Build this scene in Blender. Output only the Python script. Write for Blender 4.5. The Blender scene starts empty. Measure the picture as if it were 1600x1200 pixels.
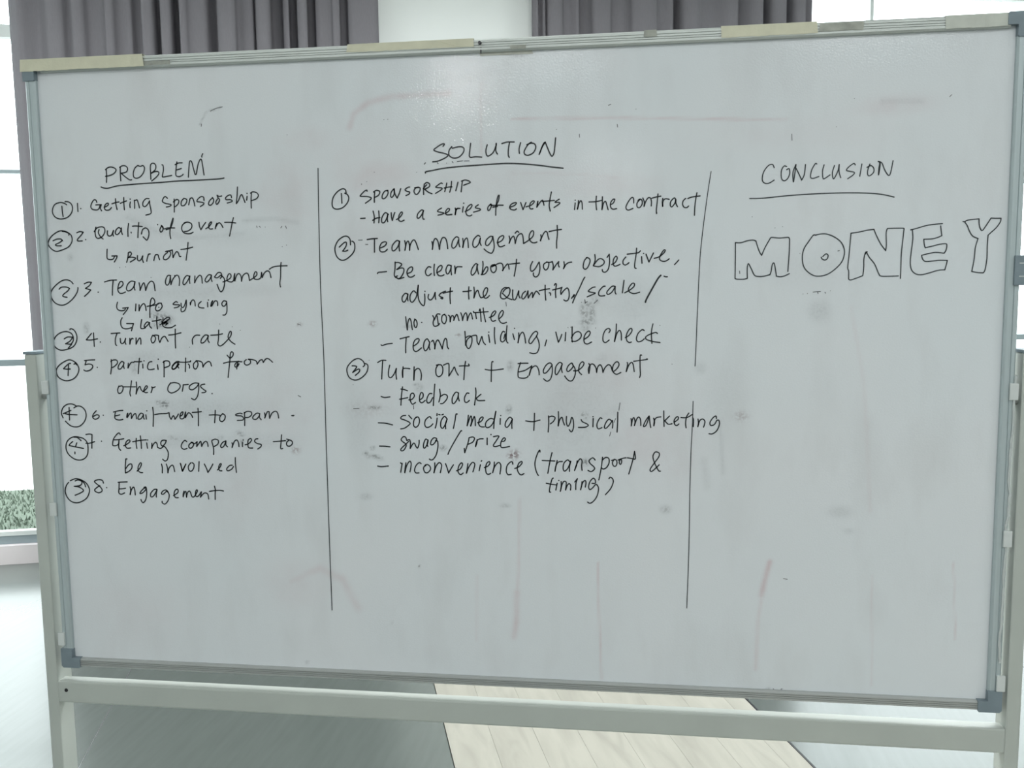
import bpy, bmesh, math, random
import numpy as np
from mathutils import Matrix, Vector
random.seed(7)
S = bpy.context.scene
COL = S.collection

# ------------------------------------------------------------------ camera
W_, BH, ZB = 1.76, 1.16043, 0.76          # writing surface: width, height, height of its lower edge above the floor
cd = bpy.data.cameras.new('camera'); cam = bpy.data.objects.new('camera', cd); COL.objects.link(cam)
cd.sensor_fit = 'HORIZONTAL'; cd.sensor_width = 36.0; cd.lens = 36.0*1449.5555/1600.0
cd.clip_start = 0.02; cd.clip_end = 500
R = [[0.99051402, -0.00313889, 0.13737583], [0.13689051, 0.10953059, -0.98451208], [-0.01195658, 0.99397847, 0.10892127]]
cam.matrix_world = Matrix([R[0]+[0.26625145], R[1]+[-1.6871516], R[2]+[1.51207395], [0, 0, 0, 1]])
S.camera = cam
# ------------------------------------------------------------------ exposure and sky
S.view_settings.view_transform = 'Standard'; S.view_settings.look = 'None'
S.view_settings.gamma = 1.0; S.view_settings.use_curve_mapping = False
S.view_settings.exposure = 0.0
S.cycles.max_bounces = 8; S.cycles.diffuse_bounces = 4; S.cycles.glossy_bounces = 4; S.cycles.transparent_max_bounces = 12
S.cycles.sample_clamp_indirect = 6.0
w = bpy.data.worlds.new('overcast'); S.world = w; w.use_nodes = True
bg = w.node_tree.nodes['Background']; bg.inputs[0].default_value = (0.93, 0.98, 1.0, 1); bg.inputs[1].default_value = 5.0

# the room is turned 18.6 degrees against the board: e runs along the window wall, d towards it
ANG = math.radians(18.626)
E_ = Vector((math.cos(ANG), math.sin(ANG), 0)); D_ = Vector((-math.sin(ANG), math.cos(ANG), 0))
def P(e, d, z=0.0): return E_*e + D_*d + Vector((0, 0, z))
ROOM = Matrix.Rotation(ANG, 4, 'Z')

def area(name, e, d, z, sx, sy, power, col=(1, 1, 1), rot=(0, 0, 0), spread=180):
    l = bpy.data.lights.new(name, 'AREA'); l.shape = 'RECTANGLE'; l.size = sx; l.size_y = sy; l.energy = power; l.color = col
    l.spread = math.radians(spread)
    o = bpy.data.objects.new(name, l); COL.objects.link(o)
    o.matrix_world = Matrix.Translation(P(e, d, z)) @ ROOM @ Matrix.Rotation(rot[0], 4, 'X') @ Matrix.Rotation(rot[1], 4, 'Y')
    return o
# unseen fill lights added under the ceiling to brighten the board's front
for (e, d) in [(-2.4, -2.6), (0.2, -2.6), (2.8, -2.6), (-2.4, -5.4), (0.2, -5.4), (2.8, -5.4)]:
    area('ceiling_fill_light', e, d, 3.36, 1.2, 0.6, 29, (0.97, 1.0, 1.0))
for (e, d) in [(-2.4, 1.5), (0.3, 1.5), (3.0, 1.5)]:  # added fill near the window wall, brightens pillar, curtains and floor
    area('ceiling_fill_light', e, d, 3.36, 1.2, 0.6, 72, (0.97, 1.0, 1.0))
# two small round lamps whose glints show on the board
for loc, pw in (((-1.229, -6.013, 3.1), 7.5), ((-0.0, -7.2, 2.52), 3.2)):
    l = bpy.data.lights.new('downlight', 'AREA'); l.shape = 'DISK'; l.size = 0.16; l.energy = pw
    o = bpy.data.objects.new('downlight', l); COL.objects.link(o); o.location = loc
    o.rotation_euler = (Vector((0, 0, 1.7)) - Vector(loc)).to_track_quat('-Z', 'Y').to_euler()
# window portals guide the sky's light through the glass
for e0, e1 in ((-4.75, -0.2), (1.0, 5.95)):
    o = area('window_portal', (e0+e1)/2, 3.845, 1.7, e1-e0, 3.5, 1, rot=(-math.pi/2, 0))
    o.data.cycles.is_portal = True

# ------------------------------------------------------------------ materials
def mat(name, col, rough=0.5, metal=0.0, spec=0.5, noise=0.0, nscale=20.0, bump=0.0, bscale=200.0, coat=0.0, stretch=None, rot=0.0):
    m = bpy.data.materials.new(name); m.use_nodes = True; nt = m.node_tree; b = nt.nodes['Principled BSDF']
    b.inputs['Base Color'].default_value = (*col, 1); b.inputs['Roughness'].default_value = rough
    b.inputs['Metallic'].default_value = metal; b.inputs['Specular IOR Level'].default_value = spec
    b.inputs['Coat Weight'].default_value = coat; b.inputs['Coat Roughness'].default_value = 0.08
    tc = nt.nodes.new('ShaderNodeTexCoord'); mp = nt.nodes.new('ShaderNodeMapping'); nt.links.new(tc.outputs['Object'], mp.inputs[0])
    if stretch: mp.inputs['Scale'].default_value = stretch
    mp.inputs['Rotation'].default_value[2] = rot
    if noise:
        n = nt.nodes.new('ShaderNodeTexNoise'); n.inputs['Scale'].default_value = nscale; n.inputs['Detail'].default_value = 4
        nt.links.new(mp.outputs[0], n.inputs['Vector'])
        r = nt.nodes.new('ShaderNodeMapRange'); r.inputs[1].default_value = 0.25; r.inputs[2].default_value = 0.75
        r.inputs[3].default_value = 1-noise; r.inputs[4].default_value = 1+noise*0.5
        nt.links.new(n.outputs['Fac'], r.inputs[0])
        mx = nt.nodes.new('ShaderNodeVectorMath'); mx.operation = 'SCALE'; mx.inputs[0].default_value = col
        nt.links.new(r.outputs[0], mx.inputs['Scale']); nt.links.new(mx.outputs[0], b.inputs['Base Color'])
    if bump:
        n2 = nt.nodes.new('ShaderNodeTexNoise'); n2.inputs['Scale'].default_value = bscale; n2.inputs['Detail'].default_value = 2
        nt.links.new(mp.outputs[0], n2.inputs['Vector'])
        bp = nt.nodes.new('ShaderNodeBump'); bp.inputs['Strength'].default_value = bump; bp.inputs['Distance'].default_value = 0.001
        nt.links.new(n2.outputs['Fac'], bp.inputs['Height']); nt.links.new(bp.outputs[0], b.inputs['Normal'])
    return m
M = {}
M['wall'] = mat('wall_paint', (0.86, 0.89, 0.87), 0.9, noise=0.02, nscale=3)
M['ceiling'] = mat('ceiling_paint', (0.85, 0.86, 0.86), 0.9, noise=0.02, nscale=3)
M['curb'] = mat('curb_paint', (0.78, 0.72, 0.73), 0.7, noise=0.05, nscale=5)
M['winframe'] = mat('window_frame_metal', (0.30, 0.36, 0.38), 0.4, 0.2, noise=0.04)
M['winlight'] = mat('window_frame_pale', (0.72, 0.76, 0.74), 0.5, noise=0.03)
M['post'] = mat('white_painted_steel', (0.47, 0.50, 0.465), 0.38, 0.0, noise=0.06, nscale=9, bump=0.15, bscale=90)
M['alu'] = mat('brushed_aluminium', (0.45, 0.465, 0.455), 0.42, 0.35, noise=0.10, nscale=14, stretch=(0.5, 30, 30))
M['aluv'] = mat('brushed_aluminium_upright', (0.47, 0.535, 0.55), 0.42, 0.3, noise=0.05, nscale=10, stretch=(30, 30, 0.5))
M['topalu'] = mat('weathered_aluminium', (0.58, 0.61, 0.585), 0.45, 0.3, noise=0.12, nscale=12, stretch=(1, 20, 20))
M['cap'] = mat('grey_plastic', (0.20, 0.25, 0.28), 0.5, noise=0.12, nscale=30)
M['clip'] = mat('white_plastic', (0.62, 0.65, 0.64), 0.4, noise=0.06)
M['tape'] = mat('masking_tape', (0.68, 0.66, 0.51), 0.75, noise=0.08, nscale=40, bump=0.3, bscale=300)
M['residue'] = mat('tape_residue', (0.40, 0.41, 0.365), 0.8, noise=0.35, nscale=60)
M['residue_pale'] = mat('tape_residue_pale', (0.60, 0.60, 0.54), 0.8, noise=0.15, nscale=60)
M['tape_grey'] = mat('greyed_masking_tape', (0.60, 0.62, 0.56), 0.75, noise=0.15, nscale=30)
M['dark'] = mat('dark_steel', (0.05, 0.05, 0.055), 0.4, 0.6, noise=0.1)
M['ink'] = mat('marker_ink', (0.012, 0.016, 0.020), 0.35, noise=0.25, nscale=60)
M['inkmid'] = mat('marker_ink_dry', (0.035, 0.044, 0.050), 0.45, noise=0.25, nscale=60)
M['inkfaint'] = mat('marker_ink_faint', (0.14, 0.15, 0.155), 0.5, noise=0.3, nscale=60)
M['curtain'] = mat('grey_curtain_fabric', (0.205, 0.196, 0.212), 0.95, spec=0.15, noise=0.06, nscale=260, stretch=(1, 1, 0.15), bump=0.2, bscale=500)
M['joint'] = mat('metal_joint', (0.75, 0.78, 0.78), 0.16, 0.9, noise=0.05)
M['subfloor'] = mat('floor_bed', (0.10, 0.10, 0.10), 0.9, noise=0.1)
M['grass'] = mat('grass', (0.115, 0.145, 0.11), 0.95, noise=0.15, nscale=6)
M['paving'] = mat('pale_paving', (0.62, 0.62, 0.60), 0.9, noise=0.08, nscale=1)
M['rubber'] = mat('caster_rubber', (0.03, 0.03, 0.03), 0.7, noise=0.1)

def glossy_floor():
    m = mat('grey_gloss_floor', (0.105, 0.122, 0.112), 0.24, spec=0.6, noise=0.08, nscale=5, stretch=(9, 0.8, 1), rot=-ANG)
    b = m.node_tree.nodes['Principled BSDF']; b.inputs['Coat Weight'].default_value = 0.25; b.inputs['Coat Roughness'].default_value = 0.12
    return m
M['floor'] = glossy_floor()
def plank_mat():
    m = bpy.data.materials.new('pale_oak_plank'); m.use_nodes = True; nt = m.node_tree; b = nt.nodes['Principled BSDF']
    b.inputs['Roughness'].default_value = 0.62; b.inputs['Specular IOR Level'].default_value = 0.25
    tc = nt.nodes.new('ShaderNodeTexCoord'); oi = nt.nodes.new('ShaderNodeObjectInfo')
    mp = nt.nodes.new('ShaderNodeMapping'); mp.inputs['Scale'].default_value = (9, 1.6, 1); mp.inputs['Rotation'].default_value = (0, 0, 0.12)
    nt.links.new(tc.outputs['Object'], mp.inputs[0])
    sc = nt.nodes.new('ShaderNodeMath'); sc.operation = 'MULTIPLY'; sc.inputs[1].default_value = 40; nt.links.new(oi.outputs['Random'], sc.inputs[0])
    n = nt.nodes.new('ShaderNodeTexNoise'); n.noise_dimensions = '4D'; n.inputs['Scale'].default_value = 1.6; n.inputs['Detail'].default_value = 6; n.inputs['Distortion'].default_value = 1.2
    nt.links.new(mp.outputs[0], n.inputs['Vector']); nt.links.new(sc.outputs[0], n.inputs['W'])
    cr = nt.nodes.new('ShaderNodeValToRGB'); nt.links.new(n.outputs['Fac'], cr.inputs[0])
    cr.color_ramp.elements[0].position = 0.28; cr.color_ramp.elements[0].color = (0.345, 0.332, 0.288, 1)
    cr.color_ramp.elements[1].position = 0.62; cr.color_ramp.elements[1].color = (0.42, 0.405, 0.352, 1)
    r = nt.nodes.new('ShaderNodeMapRange'); r.inputs[3].default_value = 0.96; r.inputs[4].default_value = 1.03; nt.links.new(oi.outputs['Random'], r.inputs[0])
    mx = nt.nodes.new('ShaderNodeVectorMath'); mx.operation = 'SCALE'; nt.links.new(cr.outputs[0], mx.inputs[0]); nt.links.new(r.outputs[0], mx.inputs['Scale'])
    nt.links.new(mx.outputs[0], b.inputs['Base Color'])
    return m
M['plank'] = plank_mat()
def glass_mat():
    m = bpy.data.materials.new('window_glass'); m.use_nodes = True; nt = m.node_tree; nt.nodes.remove(nt.nodes['Principled BSDF'])
    out = nt.nodes['Material Output']; t = nt.nodes.new('ShaderNodeBsdfTransparent'); t.inputs[0].default_value = (0.95, 0.975, 0.97, 1)
    g = nt.nodes.new('ShaderNodeBsdfGlossy'); g.inputs['Roughness'].default_value = 0.02
    mx = nt.nodes.new('ShaderNodeMixShader'); mx.inputs[0].default_value = 0.05; nt.links.new(t.outputs[0], mx.inputs[1]); nt.links.new(g.outputs[0], mx.inputs[2])
    nt.links.new(mx.outputs[0], out.inputs[0]); return m
M['glass'] = glass_mat()
def board_mat():
    m = bpy.data.materials.new('whiteboard_enamel'); m.use_nodes = True; nt = m.node_tree; b = nt.nodes['Principled BSDF']
    b.inputs['Roughness'].default_value = 0.30; b.inputs['Specular IOR Level'].default_value = 0.3
    b.inputs['Coat Weight'].default_value = 0.45; b.inputs['Coat Roughness'].default_value = 0.02
    at = nt.nodes.new('ShaderNodeAttribute'); at.attribute_name = 'stain'
    sep = nt.nodes.new('ShaderNodeSeparateColor'); nt.links.new(at.outputs['Color'], sep.inputs[0])
    tc = nt.nodes.new('ShaderNodeTexCoord')
    def noise(scale, lo, hi, a, c, st=(1, 1, 1), det=4):
        mp = nt.nodes.new('ShaderNodeMapping'); mp.inputs['Scale'].default_value = st; nt.links.new(tc.outputs['Object'], mp.inputs[0])
        n = nt.nodes.new('ShaderNodeTexNoise'); n.inputs['Scale'].default_value = scale; n.inputs['Detail'].default_value = det
        nt.links.new(mp.outputs[0], n.inputs['Vector'])
        r = nt.nodes.new('ShaderNodeMapRange'); r.inputs[1].default_value = lo; r.inputs[2].default_value = hi; r.inputs[3].default_value = a; r.inputs[4].default_value = c
        nt.links.new(n.outputs['Fac'], r.inputs[0]); return r.outputs[0]
    def math_(op, a, c):
        n = nt.nodes.new('ShaderNodeMath'); n.operation = op; n.use_clamp = True
        for i, v in enumerate((a, c)):
            if hasattr(v, 'links'): nt.links.new(v, n.inputs[i])
            else: n.inputs[i].default_value = v
        return n.outputs[0]
    def mix(fac, A, B):
        n = nt.nodes.new('ShaderNodeMix'); n.data_type = 'RGBA'; nt.links.new(fac, n.inputs['Factor'])
        for key, v in ((6, A), (7, B)):
            if hasattr(v, 'links'): nt.links.new(v, n.inputs[key])
            else: n.inputs[key].default_value = (*v, 1)
        return n.outputs[2]
    base = mix(noise(2.2, 0.3, 0.7, 0, 1, (1, 1, 1.0)), (0.70, 0.738, 0.765), (0.735, 0.753, 0.775))
    wipe = math_('MULTIPLY', noise(5, 0.5, 0.78, 0, 0.22, (2.5, 1, 0.9)), 1.0)
    c1 = mix(wipe, base, (0.47, 0.46, 0.46))
    pk = math_('MULTIPLY', sep.outputs[0], noise(26, 0.3, 0.65, 0.55, 1.25))
    c2 = mix(pk, c1, (0.56, 0.36, 0.385))
    dk = math_('MULTIPLY', sep.outputs[1], noise(190, 0.38, 0.56, 0.0, 1.0, (1, 1, 1), 3))
    soft = math_('MULTIPLY', math_('MINIMUM', sep.outputs[1], 0.16), 0.75)
    dk = math_('MAXIMUM', dk, soft)
    c3 = mix(dk, c2, (0.085, 0.09, 0.095))
    rd = math_('MULTIPLY', sep.outputs[2], noise(170, 0.38, 0.56, 0.0, 1.0, (1, 1, 1), 3))
    c4 = mix(rd, c3, (0.20, 0.11, 0.12))
    nt.links.new(c4, b.inputs['Base Color'])
    n2 = nt.nodes.new('ShaderNodeTexNoise'); n2.inputs['Scale'].default_value = 320; n2.inputs['Detail'].default_value = 1
    nt.links.new(tc.outputs['Object'], n2.inputs['Vector'])
    bp = nt.nodes.new('ShaderNodeBump'); bp.inputs['Strength'].default_value = 0.5; bp.inputs['Distance'].default_value = 0.0003
    nt.links.new(n2.outputs['Fac'], bp.inputs['Height']); nt.links.new(bp.outputs[0], b.inputs['Normal']); nt.links.new(bp.outputs[0], b.inputs['Coat Normal'])
    return m
M['board'] = board_mat()

# ------------------------------------------------------------------ helpers
def obj(name, bm, m, parent=None, label=None, smooth=False, bevel=0.0):
    me = bpy.data.meshes.new(name)
    if bevel:
        bmesh.ops.bevel(bm, geom=list(bm.edges), offset=bevel, segments=2, affect='EDGES', profile=0.6, clamp_overlap=True)
    bmesh.ops.recalc_face_normals(bm, faces=bm.faces)
    if smooth:
        for f in bm.faces: f.smooth = True
    bm.to_mesh(me); bm.free(); me.materials.append(M[m] if isinstance(m, str) else m)
    o = bpy.data.objects.new(name, me); COL.objects.link(o); o.parent = parent
    if label: o['label'] = label
    return o
def box(bm, x0, x1, y0, y1, z0, z1, mtx=None):
    r = bmesh.ops.create_cube(bm, size=1.0)
    t = Matrix.Translation(((x0+x1)/2, (y0+y1)/2, (z0+z1)/2)) @ Matrix.Diagonal((x1-x0, y1-y0, z1-z0, 1))
    bmesh.ops.transform(bm, matrix=(mtx @ t) if mtx else t, verts=r['verts'])
    return r['verts']
def B(name, x0, x1, y0, y1, z0, z1, m, parent=None, label=None, bevel=0.0, mtx=None):
    bm = bmesh.new(); box(bm, x0, x1, y0, y1, z0, z1, mtx); return obj(name, bm, m, parent, label, bevel=bevel)
def RB(name, e0, e1, d0, d1, z0, z1, m, parent=None, label=None, bevel=0.0):
    return B(name, e0, e1, d0, d1, z0, z1, m, parent, label, bevel, ROOM)
def cyl(bm, a, b_, r, n=16, r2=None):
    a, b_ = Vector(a), Vector(b_); d = b_-a
    q = d.to_track_quat('Z', 'Y').to_matrix().to_4x4()
    r_ = bmesh.ops.create_cone(bm, cap_ends=True, segments=n, radius1=r, radius2=r if r2 is None else r2, depth=d.length)
    bmesh.ops.transform(bm, matrix=Matrix.Translation((a+b_)/2) @ q, verts=r_['verts'])
def extrude_profile(prof, a0, a1, axis='x', n=1):
    """closed (u, v) profile swept along x (u = y, v = z) or along z (u = x, v = y)"""
    bm = bmesh.new()
    def pt(a, u, v): return (a, u, v) if axis == 'x' else (u, v, a)
    rings = [[bm.verts.new(pt(a0+(a1-a0)*k/n, u, v)) for u, v in prof] for k in range(n+1)]
    L = len(prof)
    for k in range(n):
        for i in range(L):
            bm.faces.new((rings[k][i], rings[k][(i+1) % L], rings[k+1][(i+1) % L], rings[k+1][i]))
    bm.faces.new(rings[0]); bm.faces.new(rings[-1][::-1])
    return bm
def struct(o): o['kind'] = 'structure'; return o
def empty(name, loc, label, cat, group=None):
    o = bpy.data.objects.new(name, None); COL.objects.link(o); o.location = loc; o['label'] = label; o['category'] = cat
    if group: o['group'] = group
    return o

# ------------------------------------------------------------------ the room
floor = struct(RB('floor', -4.6, 5.8, -8.0, 3.9, -0.06, -0.012, 'subfloor'))
def panel(e0, e1, d0=-8.0, d1=3.75):
    return RB('floor_panel', e0, e1, d0, d1, -0.012, 0.0, 'floor', floor, bevel=0.0012)
g = 0.0016
for k in range(-3, 0):
    panel(-1.132+1.15*k+g, -1.132+1.15*(k+1)-g)
panel(-1.132+g, 0.035-g)
RB('joint_strip', -1.1335, -1.1305, -8.0, 3.75, -0.012, 0.0006, 'joint', floor)
for a, c in ((1.135, 2.30), (2.30, 3.45), (3.45, 4.60), (4.60, 5.75)): panel(a+0.0005, c-g)
RB('edge_strip', 1.1290, 1.1345, -8.0, 3.75, -0.012, 0.0012, 'dark', floor)
pw = (1.128-0.035)/7.5
e = 0.036; k = 0
while e < 1.12:
    e1 = min(e+pw, 1.128)
    cuts = [-8.0]+[c for c in np.arange(-7.4+0.55*(k % 3), 3.6, 1.9)]+[3.75]
    for a, c in zip(cuts[:-1], cuts[1:]):
        bm = bmesh.new(); box(bm, e+0.0003-(e+e1)/2, e1-0.0003-(e+e1)/2, -(c-a)/2+0.0006, (c-a)/2-0.0006, -0.012, 0.0)
        o = obj('plank', bm, 'plank', floor, bevel=0.0005)
        o.matrix_world = Matrix.Translation(P((e+e1)/2, (a+c)/2)) @ ROOM
    e = e1; k += 1
struct(RB('ceiling', -4.6, 5.8, -8.0, 3.9, 3.4, 3.5, 'ceiling'))
struct(RB('wall_left', -4.7, -4.6, -8.0, 3.9, 0, 3.4, 'wall'))
struct(RB('wall_right', 5.8, 5.9, -8.0, 3.9, 0, 3.4, 'wall'))
struct(RB('wall_rear', -4.6, 5.8, -8.1, -8.0, 0, 3.4, 'wall'))
struct(RB('wall_back', -0.32, 1.14, 3.63, 3.9, 0, 3.4, 'wall'))               # the pale pillar between the windows
struct(RB('trim_1', -4.6, -0.32, 3.72, 3.9, 0, 0.105, 'curb'))
struct(RB('trim_2', 1.14, 5.8, 3.72, 3.9, 0, 0.105, 'curb'))
struct(RB('wall_header', -4.6, -0.32, 3.75, 3.9, 3.22, 3.4, 'wall')); struct(RB('wall_header', 1.14, 5.8, 3.75, 3.9, 3.30, 3.4, 'wall'))
def window(name, e0, e1, ztop, verts_):
    wn = struct(RB(name, e0, e1, 3.76, 3.84, 0.105, 0.152, 'winframe'))
    RB('window_sill', e0, e1, 3.755, 3.80, 0.152, 0.177, 'winlight', wn)
    zs = [(1.093, 1.128, 'winframe'), (2.121, 2.140, 'winframe'), (2.821, 2.886, 'winlight'), (ztop-0.04, ztop, 'winlight')]
    for z0, z1, m in zs: RB('transom', e0, e1, 3.75, 3.80, z0, z1, m, wn)
    for ve in verts_: RB('mullion', ve-0.011, ve+0.011, 3.75, 3.80, 0.177, ztop, 'winlight', wn)
    xs = [e0]+verts_+[e1]; rows = [0.177, 1.11, 2.13, 2.85, ztop]
    for a, c in zip(xs[:-1], xs[1:]):
        for r0, r1 in zip(rows[:-1], rows[1:]):
            RB('pane', a+0.004, c-0.004, 3.772, 3.778, r0, r1, 'glass', wn)
window('window_1', -4.6, -0.32, 3.22, [-4.3, -3.2, -0.9])
window('window_2', 1.14, 5.8, 3.30, [1.6, 3.035, 4.5])

# outside: a strip of lawn by the wall and pale paving beyond
struct(RB('sill_reflection_strip', -14, 16, 3.92, 4.85, -0.16, -0.10, 'paving'))  # pale strip standing in for the sill's bright reflection below the lawn
go = RB('lawn', -14, 16, 4.85, 6.25, -0.16, -0.10, 'grass'); go['kind'] = 'structure'
bm = bmesh.new(); rr = random.Random(3)
for i in range(7000):
    q = P(rr.uniform(-5.5, -0.8), rr.uniform(4.88, 6.2), -0.10); h = rr.uniform(0.02, 0.04); a = rr.uniform(0, 6.28); dx, dy = math.cos(a)*0.006, math.sin(a)*0.006
    v = [bm.verts.new(q+Vector((-dx, -dy, 0))), bm.verts.new(q+Vector((dx, dy, 0))), bm.verts.new(q+Vector((rr.uniform(-.02, .02), rr.uniform(-.02, .02), h)))]
    bm.faces.new(v)
gr = obj('grass', bm, 'grass'); gr['kind'] = 'stuff'; gr['label'] = 'short green grass blades on the lawn outside the left window'; gr['category'] = 'grass'
pv = RB('ground', -60, 60, 6.25, 90, -0.16, -0.10, 'paving'); struct(pv)

# ------------------------------------------------------------------ curtains
def curtain(name, folds, z0, z1, d0, label):
    """folds: (e, depth) along the cloth; hung from a rail, gently wavering down its length"""
    root = empty(name, P((folds[0][0]+folds[-1][0])/2, d0, 0), label, 'curtain', None)
    inv = Matrix.Translation(-root.location)
    pts = []
    for (a, da), (c, dc) in zip(folds[:-1], folds[1:]):
        for t in (0, 0.34, 0.67): pts.append((a+(c-a)*t, da+(dc-da)*t))
    pts.append(folds[-1])
    pts = [pts[0]]+[((pts[i-1][0]+6*pts[i][0]+pts[i+1][0])/8, (pts[i-1][1]+6*pts[i][1]+pts[i+1][1])/8) for i in range(1, len(pts)-1)]+[pts[-1]]
    NZ = 26; bm = bmesh.new(); rows = []
    for j in range(NZ+1):
        t = j/NZ; z = z1+(z0-z1)*t; row = []
        for i, (e_, dd) in enumerate(pts):
            s = 0.012*t*math.sin(i*0.63+t*2.2)
            row.append(bm.verts.new(P(e_+s*0.6, d0+dd*(1-0.15*t)+s, z)-root.location))
        rows.append(row)
    for j in range(NZ):
        for i in range(len(pts)-1): bm.faces.new((rows[j][i], rows[j][i+1], rows[j+1][i+1], rows[j+1][i]))
    o = obj('drape', bm, 'curtain', root, smooth=False)
    for p in o.data.polygons: p.use_smooth = True
    o.data.materials[0] = M['curtain']
    sm = o.modifiers.new('thickness', 'SOLIDIFY'); sm.thickness = 0.003
    e0, e1 = folds[0][0], folds[-1][0]
    bm = bmesh.new(); cyl(bm, P(e0-0.05, d0+0.02, z1+0.03)-root.location, P(e1+0.05, d0+0.02, z1+0.03)-root.location, 0.014)
    obj('curtain_rail', bm, 'winlight', root)
    bm = bmesh.new()
    for q in range(int((e1-e0)/0.16)+1):
        c = P(e0+0.05+q*0.16, d0+0.02, z1+0.012)-root.location; cyl(bm, c, c+Vector((0, 0, 0.02)), 0.006, 8)
    hk = obj('hooks', bm, 'winlight', root); hk['kind'] = 'stuff'
    return root
F, Bk = 0.0, 0.10
left = [(-1.856, .05), (-1.80, .0), (-1.745, .05), (-1.715, .06), (-1.665, .0), (-1.60, .01), (-1.58, .06), (-1.545, .0), (-1.50, .01), (-1.48, .06), (-1.40, .03),
        (-1.39, -.01), (-1.352, .0), (-1.342, .05), (-1.27, .02), (-1.262, .07), (-1.225, .07), (-1.215, -.01), (-1.165, .0), (-1.15, .09), (-1.135, .09), (-1.125, .0), (-1.075, .0),
        (-1.066, .11), (-1.045, .11), (-1.03, .0), (-.998, .01), (-.985, .04), (-.90, .03), (-.88, .11), (-.85, .11), (-.845, .0), (-.752, -.01), (-.745, .06), (-.665, .03),
        (-.655, .08), (-.645, .0), (-.578, .0), (-.568, .14), (-.515, .14), (-.51, .04), (-.48, .02), (-.475, .14), (-.44, .14), (-.437, .0), (-.385, -.01), (-.38, .14), (-.348, .14),
        (-.342, .03), (-.258, .03), (-.252, .0), (-.215, .0), (-.21, .11), (-.178, .11), (-.17, .0), (-.10, -.015), (-.011, .0)]
right = [(.832, .02), (.86, .0), (.876, .05), (.884, .05), (.90, .0), (.914, .05), (.925, .0), (.96, -.01), (1.0, .0), (1.01, .04), (1.06, .05), (1.10, .02), (1.108, .07), (1.15, .07),
         (1.168, .06), (1.18, -.01), (1.24, .0), (1.282, .01), (1.292, .05), (1.34, .04), (1.395, .04), (1.405, -.01), (1.48, -.02), (1.545, -.01), (1.552, .03), (1.60, .04), (1.655, .02),
         (1.665, .11), (1.70, .11), (1.71, .0), (1.78, -.01), (1.83, .03), (1.90, .05), (1.98, .0), (2.035, -.01), (2.042, .08), (2.085, .06), (2.13, .01), (2.19, -.01), (2.198, .11), (2.24, .11),
         (2.255, .01), (2.335, -.01), (2.345, .10), (2.38, .10), (2.40, .01), (2.46, .0), (2.468, .06), (2.514, .03)]
curtain('curtain', left, 0.02, 3.14, 3.50, 'grey pleated curtain hanging left of the pale pillar')
curtain('curtain', right, 0.02, 3.22, 3.50, 'grey pleated curtain hanging right of the pale pillar')

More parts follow.
